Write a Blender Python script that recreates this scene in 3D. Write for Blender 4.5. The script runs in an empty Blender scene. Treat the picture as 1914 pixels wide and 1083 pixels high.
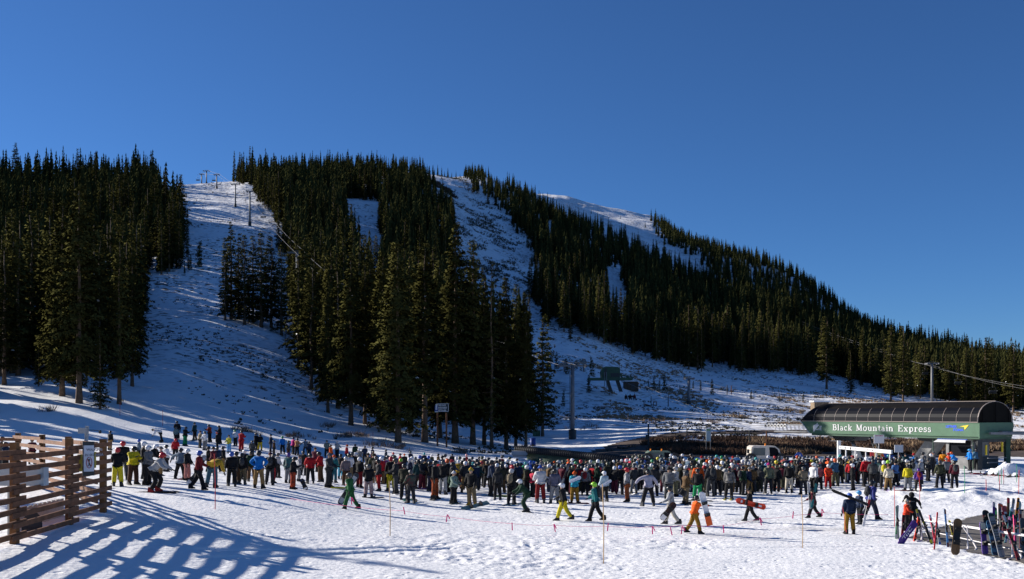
import bpy, math, random
import numpy as np
from mathutils import Vector, Matrix, Euler
# ---------------------------------------------------------------- camera, sky, sun, exposure
F = 1838.0; CX = 957.0; HZ = 775.0; CH = 4.85          # focal length in photo pixels, horizon row, eye height
sc = bpy.context.scene
COL = sc.collection
R = math.radians
cam_d = bpy.data.cameras.new("camera"); cam = bpy.data.objects.new("camera", cam_d); COL.objects.link(cam); sc.camera = cam
cam_d.sensor_width = 36.0; cam_d.lens = 36.0 * F / 1914.0
cam_d.shift_y = (HZ - 541.5) / 1914.0
cam_d.clip_start = 0.5; cam_d.clip_end = 6000
cam.location = (0, 0, CH); cam.rotation_euler = (R(90), 0, 0)
SUN_EL, SUN_AZ = 22.0, -66.0
world = bpy.data.worlds.new("World"); sc.world = world; world.use_nodes = True
wn = world.node_tree.nodes; sky = wn.new('ShaderNodeTexSky'); sky.sky_type = 'NISHITA'; sky.sun_disc = False
sky.sun_elevation = R(SUN_EL); sky.sun_rotation = R(SUN_AZ); sky.altitude = 1900; sky.air_density = 1.0; sky.dust_density = 0.15; sky.ozone_density = 10.0
world.node_tree.links.new(sky.outputs[0], wn['Background'].inputs[0]); wn['Background'].inputs[1].default_value = 0.058
sl = bpy.data.lights.new("sun", 'SUN'); sl.energy = 4.6; sl.angle = R(0.5); sl.color = (1.0, 0.93, 0.84)
sun = bpy.data.objects.new("sun", sl); COL.objects.link(sun)
sd = Vector((math.sin(R(SUN_AZ)) * math.cos(R(SUN_EL)), math.cos(R(SUN_AZ)) * math.cos(R(SUN_EL)), math.sin(R(SUN_EL))))
sun.rotation_euler = sd.to_track_quat('Z', 'Y').to_euler()
sc.view_settings.view_transform = 'Standard'; sc.view_settings.look = 'None'; sc.view_settings.gamma = 1; sc.view_settings.exposure = 0.90
rnd = random.Random(7); nr = np.random.default_rng(7)

# ---------------------------------------------------------------- materials
def mat(name, col, rough=0.7, var=0.0, scale=4.0, metal=0.0, bump=0.0, bscale=30.0, col2=None, spec=0.3, objvar=0.0, coat=0.0):
    m = bpy.data.materials.new(name); m.use_nodes = True; nt = m.node_tree; N = nt.nodes; L = nt.links
    b = N['Principled BSDF']; b.inputs['Roughness'].default_value = rough; b.inputs['Metallic'].default_value = metal
    b.inputs['Specular IOR Level'].default_value = spec
    if coat: b.inputs['Coat Weight'].default_value = coat
    tc = N.new('ShaderNodeTexCoord')
    c = N.new('ShaderNodeRGB'); c.outputs[0].default_value = (*col, 1); out = c.outputs[0]
    if var or col2:
        t = N.new('ShaderNodeTexNoise'); t.inputs['Scale'].default_value = scale; t.inputs['Detail'].default_value = 5; L.new(tc.outputs['Object'], t.inputs['Vector'])
        rp = N.new('ShaderNodeMapRange'); rp.inputs[1].default_value = 0.3; rp.inputs[2].default_value = 0.7; L.new(t.outputs[0], rp.inputs[0])
        mx = N.new('ShaderNodeMixRGB'); L.new(rp.outputs[0], mx.inputs[0])
        c2 = col2 if col2 else tuple(x * (1 - var) for x in col); hi = col if col2 else tuple(min(1, x * (1 + var)) for x in col)
        mx.inputs[1].default_value = (*c2, 1); mx.inputs[2].default_value = (*hi, 1); out = mx.outputs[0]
    if objvar:
        oi = N.new('ShaderNodeObjectInfo'); mr = N.new('ShaderNodeMapRange'); mr.inputs[3].default_value = 1 - objvar; mr.inputs[4].default_value = 1 + objvar
        L.new(oi.outputs['Random'], mr.inputs[0]); hs = N.new('ShaderNodeHueSaturation'); L.new(mr.outputs[0], hs.inputs['Value']); L.new(out, hs.inputs['Color']); out = hs.outputs[0]
    L.new(out, b.inputs['Base Color'])
    if bump:
        t2 = N.new('ShaderNodeTexNoise'); t2.inputs['Scale'].default_value = bscale; t2.inputs['Detail'].default_value = 4; L.new(tc.outputs['Object'], t2.inputs['Vector'])
        bp = N.new('ShaderNodeBump'); bp.inputs['Strength'].default_value = bump; bp.inputs['Distance'].default_value = 0.02; L.new(t2.outputs[0], bp.inputs['Height']); L.new(bp.outputs[0], b.inputs['Normal'])
    return m

# ---------------------------------------------------------------- numpy noise
def vnoise(x, y, seed=0):
    xi = np.floor(x).astype(np.int64); yi = np.floor(y).astype(np.int64); fx = x - xi; fy = y - yi
    def h(a, b):
        n = (a * 374761393 + b * 668265263 + seed * 1442695041) & 0xffffffff
        n = ((n ^ (n >> 13)) * 1274126177) & 0xffffffff
        return ((n ^ (n >> 16)) & 0xffff) / 65535.0
    u = fx * fx * (3 - 2 * fx); v = fy * fy * (3 - 2 * fy)
    return (h(xi, yi) * (1 - u) + h(xi + 1, yi) * u) * (1 - v) + (h(xi, yi + 1) * (1 - u) + h(xi + 1, yi + 1) * u) * v - 0.5
def fbm(x, y, o=4, seed=0):
    s = 0; a = 1.0
    for i in range(o): s = s + a * vnoise(x * 2 ** i, y * 2 ** i, seed + i * 17); a *= 0.5
    return s
def sstep(a, b, x):
    t = np.clip((x - a) / (b - a), 0, 1); return t * t * (3 - 2 * t)

# ---------------------------------------------------------------- terrain: heights from surveyed depth profiles
YS = [100, 120, 150, 190, 230, 300, 380, 480, 560, 650, 800, 1000, 1200, 1400, 1800]
TAB = {
 -700: [812, 728, 680, 640, 595, 520, 450, 380, 345, 375, 450, 560, 640, 700, 740],
    0: [792, 730, 690, 650, 605, 530, 455, 385, 352, 385, 450, 560, 640, 700, 740],
  150: [798, 736, 695, 650, 605, 530, 455, 385, 352, 380, 450, 560, 640, 700, 740],
  300: [814, 768, 703, 647, 592, 502, 432, 372, 352, 375, 440, 560, 640, 700, 740],
  450: [828, 792, 740, 670, 605, 520, 440, 372, 344, 350, 400, 500, 600, 700, 740],
  600: [850, 818, 772, 712, 655, 560, 480, 410, 370, 342, 334, 390, 500, 600, 700],
  750: [862, 828, 797, 755, 700, 602, 518, 443, 400, 362, 327, 345, 420, 520, 650],
  900: [866, 845, 815, 775, 722, 632, 560, 502, 452, 420, 376, 331, 350, 450, 600],
 1000: [864, 852, 825, 775, 725, 652, 588, 533, 485, 458, 412, 376, 366, 374, 500],
 1050: [864, 851, 822, 773, 724, 659, 600, 548, 503, 474, 432, 396, 377, 372, 480],
 1100: [864, 850, 820, 772, 724, 666, 612, 562, 520, 490, 450, 416, 394, 385, 460],
 1200: [864, 840, 812, 780, 750, 700, 650, 602, 560, 528, 482, 438, 413, 404, 460],
 1235: [863, 839, 811, 781, 753, 706, 660, 612, 569, 540, 492, 444, 418, 409, 465],
 1300: [862, 838, 808, 783, 758, 718, 680, 632, 585, 560, 515, 462, 480, 520, 600],
 1450: [862, 838, 812, 787, 768, 738, 704, 660, 622, 590, 546, 503, 540, 590, 650],
 1600: [862, 840, 817, 797, 780, 752, 727, 697, 670, 650, 622, 604, 650, 690, 720],
 1750: [863, 842, 823, 806, 790, 767, 743, 717, 700, 683, 655, 680, 710, 730, 745],
 1914: [863, 844, 826, 810, 796, 776, 757, 733, 716, 702, 700, 730, 745, 752, 758],
 2700: [863, 846, 831, 817, 805, 790, 780, 770, 764, 758, 755, 760, 765, 768, 770]}
PXG = np.arange(-700, 2701, 20.0); LYG = np.linspace(math.log(95), math.log(1800), 176)
def pchip(xs, ys, x):
    xs = np.array(xs, float); ys = np.array(ys, float); h = np.diff(xs); d = np.diff(ys) / h
    m = np.zeros(len(xs)); m[0] = d[0]; m[-1] = d[-1]
    for i in range(1, len(xs) - 1):
        m[i] = 0 if d[i - 1] * d[i] <= 0 else 2 * d[i - 1] * d[i] / (d[i - 1] + d[i])
    k = np.clip(np.searchsorted(xs, x) - 1, 0, len(xs) - 2); t = (x - xs[k]) / h[k]
    return (2*t**3-3*t**2+1)*ys[k] + (t**3-2*t**2+t)*h[k]*m[k] + (-2*t**3+3*t**2)*ys[k+1] + (t**3-t**2)*h[k]*m[k+1]
_cols = []
for px in sorted(TAB):
    z = [CH + (HZ - y) * Y / F for y, Y in zip(TAB[px], YS)]
    _cols.append(pchip([math.log(v) for v in YS], z, LYG))
_cols = np.array(_cols)
ZF = np.array([pchip(sorted(TAB), _cols[:, j], PXG) for j in range(len(LYG))]).T
def smooth2(a, n):
    for _ in range(n):
        b = np.pad(a, 1, mode='edge'); a = (b[:-2, 1:-1] + b[2:, 1:-1] + b[1:-1, :-2] + b[1:-1, 2:] + 4 * b[1:-1, 1:-1]) / 8
    return a
ZF = smooth2(ZF, 3)
NT = {-20: [(-30, 1.5), (-13, 1.4), (-9, .9), (-4, .5), (0, .35), (10, .2), (30, 0)],
 30: [(-40, 1.8), (-30, 1.7), (-15, 1.6), (-12.5, 1.5), (-10, 1.15), (-7, .75), (-4, .5), (0, .3), (10, .05), (16, -.05), (30, -.1)],
 45: [(-45, 2.0), (-30, 1.9), (-20, 1.9), (-13, 1.6), (-10, 1.25), (-7.5, .75), (-4, .35), (0, .12), (5, 0), (15, -.1), (30, -.2)],
 70: [(-60, 2.0), (-45, 1.9), (-28, 1.8), (-20, 1.2), (-12, .5), (-5, .12), (0, 0), (15, -.2), (30, -.3)],
 90: [(-70, 2.5), (-50, 2.1), (-36, 1.9), (-31, 2.1), (-22, 1.1), (-17, .6), (-10, .15), (0, 0), (40, -.15)],
 110: [(-90, 4), (-60, 4.0), (-36, 2.5), (-22, 1.1), (-10, .3), (0, 0), (40, -.15)]}
NX = np.arange(-130, 131, 1.0); NY = np.arange(-20, 111, 1.0)
_nk = sorted(NT); _nr = np.array([np.interp(NX, [p[0] for p in NT[k]], [p[1] for p in NT[k]]) for k in _nk])
ZN = np.array([np.interp(NY, _nk, _nr[:, i]) for i in range(len(NX))]); ZN = smooth2(ZN, 8)
def bil(A, fx, fy):
    fx = np.clip(fx, 0, A.shape[0] - 1.001); fy = np.clip(fy, 0, A.shape[1] - 1.001); i = fx.astype(int); j = fy.astype(int); u = fx - i; v = fy - j
    return (A[i, j] * (1 - u) + A[i + 1, j] * u) * (1 - v) + (A[i, j + 1] * (1 - u) + A[i + 1, j + 1] * u) * v
def inpoly(poly, x, y):
    x = np.asarray(x, float); y = np.asarray(y, float); ins = np.zeros(np.broadcast(x, y).shape, bool); n = len(poly)
    for i in range(n):
        x1, y1 = poly[i]; x2, y2 = poly[(i + 1) % n]
        if y1 == y2: continue
        c = ((y1 > y) != (y2 > y)) & (x < (x2 - x1) * (y - y1) / (y2 - y1) + x1); ins ^= c
    return ins
PAVE = [(15.9, 39.5), (17.6, 41.5), (22, 47.5), (25.3, 51), (28, 52.3), (60, 53), (60, 20), (18.6, 20), (17.6, 30), (16.8, 33), (16.3, 36)]
_tr = random.Random(5); TRK = tuple((a, y, a + _tr.uniform(5, 16), y + _tr.uniform(-2.5, 2.5)) for a, y in [(_tr.uniform(-14, 20), _tr.uniform(29, 50)) for _ in range(13)])
def G(X, Y, fine=True):
    X = np.asarray(X, float); Y = np.asarray(Y, float); X, Y = np.broadcast_arrays(X, Y)
    Ys = np.maximum(Y, 5.0); px = np.clip(CX + F * X / Ys, -700, 2699)
    zf = bil(ZF, (px + 700) / 20.0, (np.log(np.clip(Ys, 95, 1799)) - LYG[0]) / (LYG[1] - LYG[0]))
    zn = bil(ZN, X + 130, Y + 20)
    w = sstep(84, 106, Ys); z = zn * (1 - w) + zf * w
    far = sstep(100, 260, Ys)
    z = z + far * (fbm(X / 38, Y / 38, 4, 3) * 3.4 * np.clip(Ys / 520, .2, 1.1))
    mid = sstep(92, 125, Ys) * (1 - sstep(300, 700, Ys)); z = z + mid * fbm(X / 9, Y / 9, 3, 5) * .5
    bk = np.exp(-((Y - (58 - .12 * (X - 28))) / 4.2) ** 2) * sstep(17, 25, X) * (1 - sstep(70, 90, X)); z = z + bk * (.62 + .35 * fbm(X / 1.2, Y / 1.2, 3, 9))
    if fine:
        pv = inpoly(PAVE, X, Y)
        ch = (1 - sstep(70, 95, Ys)) * np.where(pv, 0.0, 1.0)
        fresh = .12 + .88 * sstep(-.10, .40, fbm(X / 6, Y / 4, 3, 21)) + .4 * sstep(12, 16, X) * (1 - sstep(36, 42, Y))
        smooth = 1 - .7 * np.exp(-((Y - 40.5 + .1 * X) / 3.5) ** 2)
        n1 = fbm(X / .9, Y / .9, 3, 11); n2 = np.abs(fbm(X / .40, Y / .40, 2, 13)); n4 = fbm(X / .2, Y / .24, 2, 19); n3 = fbm(X / 3.1, Y / 2.6, 2, 15)
        calm0 = 1 - .62 * (1 - sstep(-7, -1, X)) * (1 - sstep(34, 40, Y)); z = z + ch * smooth * fresh * calm0 * (n1 * .05 + (n2 - .2) * .075 + n4 * .05) + ch * n3 * .06
        for (ax, ay, bx, by) in TRK + ((-9, 28, -2.4, 33.5), (-8.5, 27, -2.0, 33.2), (-2.4, 33.5, -1.6, 36)):
            t = np.clip(((X - ax) * (bx - ax) + (Y - ay) * (by - ay)) / ((bx - ax) ** 2 + (by - ay) ** 2), 0, 1)
            dd = np.hypot(X - ax - t * (bx - ax), Y - ay - t * (by - ay)); z = z - (.09 if ax < -8.4 and ay < 29 else .035) * np.exp(-(dd / .13) ** 2)
        z = z - .03 * pv
    return z
def gz(x, y): return float(G(np.array([x]), np.array([y]))[0])
_YQ = np.concatenate([np.arange(23, 110, .25), np.exp(np.linspace(math.log(110), math.log(1150), 500))])
def on_row(px, py, h=0.0, ymin=0):
    """ground depth whose point (raised by h) projects on row py of column px"""
    X = (px - CX) / F * _YQ; z = G(X, _YQ, False) + h; pr = HZ + F * (CH - z) / _YQ
    for i in range(1, len(_YQ)):
        if pr[i] <= py and _YQ[i] > ymin: return float(_YQ[i])
    return float(_YQ[-1])
def XP(px, Y): return (px - CX) / F * Y
def GP(px, py):
    Y = on_row(px, py); x = XP(px, Y); return Vector((x, Y, gz(x, Y)))
def ZP(py, Y): return CH + (HZ - py) * Y / F

# ---------------------------------------------------------------- mesh helpers
def link(name, me, m, parent=None, kind=None):
    o = bpy.data.objects.new(name, me); COL.objects.link(o)
    if m is not None:
        if isinstance(m, (list, tuple)):
            for k in m: me.materials.append(k)
        elif len(me.materials) == 0: me.materials.append(m)
    if parent is not None: o.parent = parent
    if kind: o['kind'] = kind
    return o
def npmesh(name, V, Fq, smooth=False, mi=None):
    V = np.asarray(V, np.float32); Fq = np.asarray(Fq, np.int32); n = Fq.shape[1]
    me = bpy.data.meshes.new(name); me.vertices.add(len(V)); me.vertices.foreach_set('co', V.ravel())
    me.loops.add(Fq.size); me.loops.foreach_set('vertex_index', Fq.ravel()); me.polygons.add(len(Fq))
    me.polygons.foreach_set('loop_start', np.arange(0, Fq.size, n, dtype=np.int32)); me.polygons.foreach_set('loop_total', np.full(len(Fq), n, np.int32))
    if smooth: me.polygons.foreach_set('use_smooth', np.ones(len(Fq), bool))
    if mi is not None: me.polygons.foreach_set('material_index', np.asarray(mi, np.int32))
    me.update(calc_edges=True); me.validate(); return me
def soften(me, V, Q, axis_z, up=.30, keep=.22):
    """foliage: wind every leaf clump outward and shade it as part of the crown's surface"""
    V = np.asarray(V, float); Q = np.asarray(Q); c = V[Q].mean(1); n = np.cross(V[Q[:, 1]] - V[Q[:, 0]], V[Q[:, 2]] - V[Q[:, 0]]); n /= np.linalg.norm(n, axis=1)[:, None] + 1e-9
    o = c.copy(); o[:, 2] = 0; o /= np.linalg.norm(o, axis=1)[:, None] + 1e-6; o[:, 2] = up; fl = (n * o).sum(1) < 0; Q = Q.copy(); Q[fl] = Q[fl][:, ::-1]; n[fl] *= -1
    m = o + n * keep; m /= np.linalg.norm(m, axis=1)[:, None]; N = np.zeros_like(V); np.add.at(N, Q.ravel(), np.repeat(m, Q.shape[1], axis=0)); N /= np.linalg.norm(N, axis=1)[:, None] + 1e-9
    return Q, N
class MB:
    def __init__(s): s.v = []; s.f = []; s.m = []; s.cm = 0
    def add(s, vs, fs):
        k = len(s.v); s.v += [tuple(v) for v in vs]; s.f += [tuple(i + k for i in f) for f in fs]; s.m += [s.cm] * len(fs); return s
    def box(s, c, d, rot=None, taper=1.0):
        hx, hy, hz = d[0] / 2, d[1] / 2, d[2] / 2; M = rot if rot is not None else Matrix.Identity(3); c = Vector(c); P = []
        for z in (-1, 1):
            t = taper if z > 0 else 1
            for x, y in ((-1, -1), (1, -1), (1, 1), (-1, 1)): P.append(c + M @ Vector((x * hx * t, y * hy * t, z * hz)))
        return s.add(P, [(3, 2, 1, 0), (4, 5, 6, 7), (0, 1, 5, 4), (1, 2, 6, 5), (2, 3, 7, 6), (3, 0, 4, 7)])
    def bar(s, a, b, w, h=None, up=(0, 0, 1)):
        a = Vector(a); b = Vector(b); d = (b - a); L = d.length; d = d / L; h = h or w; u = Vector(up)
        if abs(d.dot(u)) > .95: u = Vector((0, 1, 0))
        x = d.cross(u).normalized(); z = x.cross(d).normalized(); M = Matrix((x, d, z)).transposed()
        return s.box((a + b) / 2, (w, L, h), M)
    def tube(s, pts, r, n=8, caps=True):
        pts = [Vector(p) for p in pts]; rs = r if isinstance(r, (list, tuple)) else [r] * len(pts); P = []; up = Vector((0, 0, 1))
        for i, p in enumerate(pts):
            d = (pts[min(i + 1, len(pts) - 1)] - pts[max(i - 1, 0)]).normalized()
            u = up if abs(d.dot(up)) < .95 else Vector((0, 1, 0)); x = d.cross(u).normalized(); y = x.cross(d).normalized()
            for k in range(n): a = 2 * math.pi * k / n; P.append(p + (x * math.cos(a) + y * math.sin(a)) * rs[i])
        Fs = []
        for i in range(len(pts) - 1):
            for k in range(n): Fs.append((i * n + k, i * n + (k + 1) % n, (i + 1) * n + (k + 1) % n, (i + 1) * n + k))
        if caps: Fs.append(tuple(range(n - 1, -1, -1))); Fs.append(tuple((len(pts) - 1) * n + k for k in range(n)))
        return s.add(P, Fs)
    def ell(s, c, r, n=10, m=7, rot=None, z0=-1.0, z1=1.0):
        c = Vector(c); M = rot if rot is not None else Matrix.Identity(3); P = []
        for j in range(m):
            z = z0 + (z1 - z0) * j / (m - 1); z = math.sin(math.pi / 2 * z); q = math.sqrt(max(0, 1 - z * z)) + 1e-4
            for k in range(n): a = 2 * math.pi * k / n; P.append(c + M @ Vector((r[0] * q * math.cos(a), r[1] * q * math.sin(a), r[2] * z)))
        Fs = [(j * n + k, j * n + (k + 1) % n, (j + 1) * n + (k + 1) % n, (j + 1) * n + k) for j in range(m - 1) for k in range(n)]
        Fs.append(tuple(range(n - 1, -1, -1))); Fs.append(tuple((m - 1) * n + k for k in range(n)))
        return s.add(P, Fs)
    def prism(s, poly, O, ux, uy, t):
        """polygon in plane (O,ux,uy) extruded by vector t"""
        O = Vector(O); ux = Vector(ux); uy = Vector(uy); t = Vector(t); n = len(poly)
        A = [O + ux * p[0] + uy * p[1] for p in poly]; B = [a + t for a in A]
        return s.add(A + B, [tuple(range(n - 1, -1, -1)), tuple(range(n, 2 * n))] + [(i, (i + 1) % n, n + (i + 1) % n, n + i) for i in range(n)])
    def mesh(s, name, smooth=False):
        me = bpy.data.meshes.new(name); me.from_pydata(s.v, [], s.f); me.polygons.foreach_set('material_index', s.m)
        if smooth: me.polygons.foreach_set('use_smooth', [True] * len(s.f))
        me.update(); return me
    def build(s, name, m, parent=None, smooth=False, kind=None): return link(name, s.mesh(name, smooth), m, parent, kind)
def thing(name, label, cat, loc=(0, 0, 0), rz=0.0, group=None):
    o = bpy.data.objects.new(name, None); COL.objects.link(o); o.location = loc; o.rotation_euler = (0, 0, rz); o.empty_display_size = .3
    return tag(o, label, cat, group)
def tag(o, label, cat, group=None):
    o['label'] = label; o['category'] = cat
    if group: o['group'] = group
    return o
def stuff(o, label, cat): o['kind'] = 'stuff'; return tag(o, label, cat)
def copy_tree(o, parent=None):
    c = o.copy(); COL.objects.link(c)
    if parent is not None: c.parent = parent
    for ch in [k for k in COL.objects if k.parent == o]: copy_tree(ch, c)
    return c

# ---------------------------------------------------------------- ground sheet
def ground_rows():
    r = list(np.arange(-30, 24, 1.5)); y = 24.0
    while y < 72: r.append(y); y += .11 if y < 46 else .2
    while y < 1800: r.append(y); y *= 1.0068
    return np.array(r)
gy = ground_rows(); sA = np.concatenate([np.linspace(-1.6, -.50, 110, endpoint=False), np.linspace(-.50, .50, 760, endpoint=False), np.linspace(.50, 1.5, 90)])
Yg, Sg = np.meshgrid(gy, sA, indexing='ij'); Xg = Sg * (np.maximum(Yg, 5) + 8) * 1.06 + Sg * 10
Zg = G(Xg, Yg)
nrw, ncl = Yg.shape; idx = np.arange(nrw * ncl).reshape(nrw, ncl)
me = npmesh('snow_ground', np.stack([Xg, Yg, Zg], -1).reshape(-1, 3), np.stack([idx[:-1, :-1], idx[:-1, 1:], idx[1:, 1:], idx[1:, :-1]], -1).reshape(-1, 4), True)
def snow_material():
    m = bpy.data.materials.new('snow'); m.use_nodes = True; nt = m.node_tree; N = nt.nodes; L = nt.links; b = N['Principled BSDF']
    b.inputs['Roughness'].default_value = .62; b.inputs['Specular IOR Level'].default_value = .25
    tc = N.new('ShaderNodeTexCoord'); sp = N.new('ShaderNodeSeparateXYZ'); L.new(tc.outputs['Object'], sp.inputs[0])
    def noise(s, d=4, map_=None):
        t = N.new('ShaderNodeTexNoise'); t.inputs['Scale'].default_value = s; t.inputs['Detail'].default_value = d
        if map_:
            mp = N.new('ShaderNodeMapping'); mp.inputs['Scale'].default_value = map_; L.new(tc.outputs['Object'], mp.inputs[0]); L.new(mp.outputs[0], t.inputs['Vector'])
        else: L.new(tc.outputs['Object'], t.inputs['Vector'])
        return t.outputs[0]
    def rng(src, a, c, lo=0, hi=1):
        r = N.new('ShaderNodeMapRange'); r.inputs[1].default_value = a; r.inputs[2].default_value = c; r.inputs[3].default_value = lo; r.inputs[4].default_value = hi; L.new(src, r.inputs[0]); return r.outputs[0]
    def mul(a, c):
        x = N.new('ShaderNodeMath'); x.operation = 'MULTIPLY'; L.new(a, x.inputs[0]); L.new(c, x.inputs[1]); return x.outputs[0]
    # grass and stones poking through thin snow on the slopes beyond the queue
    spots = rng(noise(.55, 7), .53, .60); patch = rng(noise(.035, 4), .38, .60); far = rng(sp.outputs[1], 118, 190)
    big = rng(noise(.11, 5), .60, .70); mask = mul(mul(spots, patch), far); mask2 = mul(mul(big, rng(noise(1.3, 3), .45, .6)), rng(sp.outputs[1], 260, 420))
    ad = N.new('ShaderNodeMath'); ad.operation = 'MAXIMUM'; L.new(mask, ad.inputs[0]); L.new(mask2, ad.inputs[1])
    tone = N.new('ShaderNodeMixRGB'); L.new(rng(noise(.3, 3), .35, .65), tone.inputs[0]); tone.inputs[1].default_value = (.83, .84, .85, 1); tone.inputs[2].default_value = (.88, .88, .885, 1)
    # grey, scraped snow where people walk to the rack
    w = mul(rng(noise(.22, 4), .52, .68), mul(rng(sp.outputs[0], 4, 12), mul(rng(sp.outputs[1], 50, 44), rng(sp.outputs[1], 35, 39))))
    gr = N.new('ShaderNodeMixRGB'); L.new(w, gr.inputs[0]); L.new(tone.outputs[0], gr.inputs[1]); gr.inputs[2].default_value = (.52, .52, .51, 1)
    dm = N.new('ShaderNodeMixRGB'); L.new(ad.outputs[0], dm.inputs[0]); L.new(gr.outputs[0], dm.inputs[1])
    dc = N.new('ShaderNodeMixRGB'); L.new(rng(noise(.5, 2), .4, .6), dc.inputs[0]); dc.inputs[1].default_value = (.055, .045, .035, 1); dc.inputs[2].default_value = (.16, .11, .07, 1); L.new(dc.outputs[0], dm.inputs[2])
    L.new(dm.outputs[0], b.inputs['Base Color'])
    b1 = N.new('ShaderNodeBump'); b1.inputs['Strength'].default_value = .6; b1.inputs['Distance'].default_value = .07; L.new(noise(5.5, 9), b1.inputs['Height'])
    b2 = N.new('ShaderNodeBump'); b2.inputs['Strength'].default_value = .5; b2.inputs['Distance'].default_value = .9; L.new(noise(.45, 6, (1, .6, 1)), b2.inputs['Height'])
    vo = N.new('ShaderNodeTexVoronoi'); vo.inputs['Scale'].default_value = 2.6; vo.feature = 'SMOOTH_F1'; L.new(tc.outputs['Object'], vo.inputs['Vector'])
    b3 = N.new('ShaderNodeBump'); b3.inputs['Distance'].default_value = .10; L.new(rng(noise(.4, 3), .45, .62, 0, .55), b3.inputs['Strength']); L.new(rng(vo.outputs['Distance'], .05, .22), b3.inputs['Height']); L.new(b1.outputs[0], b3.inputs['Normal']); b1 = b3
    fm = N.new('ShaderNodeMix'); fm.data_type = 'VECTOR'; L.new(rng(sp.outputs[1], 95, 170), fm.inputs[0]); L.new(b1.outputs[0], fm.inputs[4]); L.new(b2.outputs[0], fm.inputs[5])
    L.new(fm.outputs[1], b.inputs['Normal']); return m
SNOW = snow_material()
link('snow_ground', me, SNOW, None, 'structure')
M = dict(
 bark=mat('bark', (.13, .085, .055), .9, .35, 6, bump=.6, bscale=12), needle=mat('needle', (.052, .050, .016), .9, .35, .6, objvar=.3, spec=.0),
 twig=mat('dead_needle', (.13, .095, .06), .9, .3, 2), cap=mat('snow_cap', (.82, .84, .88), .7),
 wood=mat('wood', (.165, .070, .032), .8, .4, 3, bump=.5, bscale=18), woodp=mat('post_wood', (.165, .075, .026), .8, .35, 3, bump=.5, bscale=14),
 steel=mat('steel', (.17, .175, .185), .55, .15, 2, metal=.2), dark=mat('dark_metal', (.035, .038, .04), .5, .2, 3), cable=mat('cable', (.16, .16, .17), .5), cablel=mat('bright_cable', (.14, .14, .14), .6),
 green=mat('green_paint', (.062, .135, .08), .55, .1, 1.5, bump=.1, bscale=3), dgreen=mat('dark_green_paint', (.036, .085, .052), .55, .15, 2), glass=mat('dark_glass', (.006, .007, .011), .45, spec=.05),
 rib=mat('roof_rib', (.24, .20, .18), .5), roof=mat('roof_dark', (.009, .008, .008), .75, .2, 2, spec=.06), white=mat('white_paint', (.62, .62, .62), .45, .06, 3), grey=mat('grey_paint', (.33, .34, .35), .6, .1, 2),
 concrete=mat('concrete', (.20, .20, .20), .8, .2, 2, bump=.3), black=mat('black_plastic', (.012, .012, .013), .5, .2, 5), blue=mat('blue_paint', (.02, .06, .28), .5), yellow=mat('yellow_paint', (.75, .55, .03), .5, .1),
 pink=mat('pink_ribbon', (.9, .05, .22), .6), bamboo=mat('bamboo', (.42, .27, .13), .6, .2, 6), redpole=mat('red_pole', (.5, .04, .04), .5), greenpole=mat('green_pole', (.03, .25, .12), .5),
 orange=mat('orange_lens', (.9, .25, .02), .3), dirt=mat('dirt', (.07, .05, .04), .95, .45, .8, bump=.6, bscale=5), pave=mat('wet_pavement', (.095, .085, .078), .8, .3, 1.6, bump=.5, bscale=8, col2=(.17, .155, .14)),
 willow=mat('willow', (.075, .042, .027), .9, .5, .25, objvar=.2), scrub=mat('scrub', (.05, .045, .028), .9, .5, .6), dry=mat('dry_grass', (.26, .18, .11), .9, .3, .6),
 skin=mat('skin', (.50, .30, .21), .55, .08), glove=mat('glove', (.02, .02, .022), .7, .3, 20), eye=mat('eye', (.02, .015, .012), .2))

# ---------------------------------------------------------------- road and pavement, draped on the ground
def drape(name, poly, step, m, lift, ppx=True, smooth_edge=0.0):
    """surface inside a polygon on the ground"""
    xs = [p[0] for p in poly]; ys = [p[1] for p in poly]; gx = np.arange(min(xs), max(xs) + step, step); gy_ = np.arange(min(ys), max(ys) + step, step)
    A, B = np.meshgrid(gx, gy_, indexing='ij'); Z = G(A, B, False) + lift; id_ = np.arange(A.size).reshape(A.shape)
    q = np.stack([id_[:-1, :-1], id_[1:, :-1], id_[1:, 1:], id_[:-1, 1:]], -1).reshape(-1, 4); cx = (A[:-1, :-1] + step / 2).ravel(); cy = (B[:-1, :-1] + step / 2).ravel()
    wob = smooth_edge * fbm(cx / 1.6, cy / 1.6, 3, 31); q = q[inpoly(poly, cx + wob, cy + wob)]
    u, inv = np.unique(q, return_inverse=True); V = np.stack([A, B, Z], -1).reshape(-1, 3)[u]
    return link(name, npmesh(name, V, inv.reshape(-1, 4), True), m, None, 'structure')
drape('pavement', [(p[0], p[1]) for p in PAVE], .2, M['pave'], .012, smooth_edge=.35)
def road_poly(pts, w):
    P = [Vector((XP(px, Y), Y)) for px, Y in pts]; Lf = []; Rt = []
    for i, p in enumerate(P):
        d = (P[min(i + 1, len(P) - 1)] - P[max(i - 1, 0)]).normalized(); n = Vector((-d.y, d.x)); Lf.append(p + n * w[i] / 2); Rt.append(p - n * w[i] / 2)
    return [(a.x, a.y) for a in Lf] + [(a.x, a.y) for a in reversed(Rt)]
drape('dirt_road', road_poly([(1120, 108), (1165, 117), (1172, 128), (1205, 138), (1270, 146), (1400, 150), (1560, 160), (1760, 162), (2050, 158)], [9, 9, 8, 7, 5.5, 4.5, 4, 4, 5]), .7, M['dirt'], .05, smooth_edge=2.2)

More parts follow.
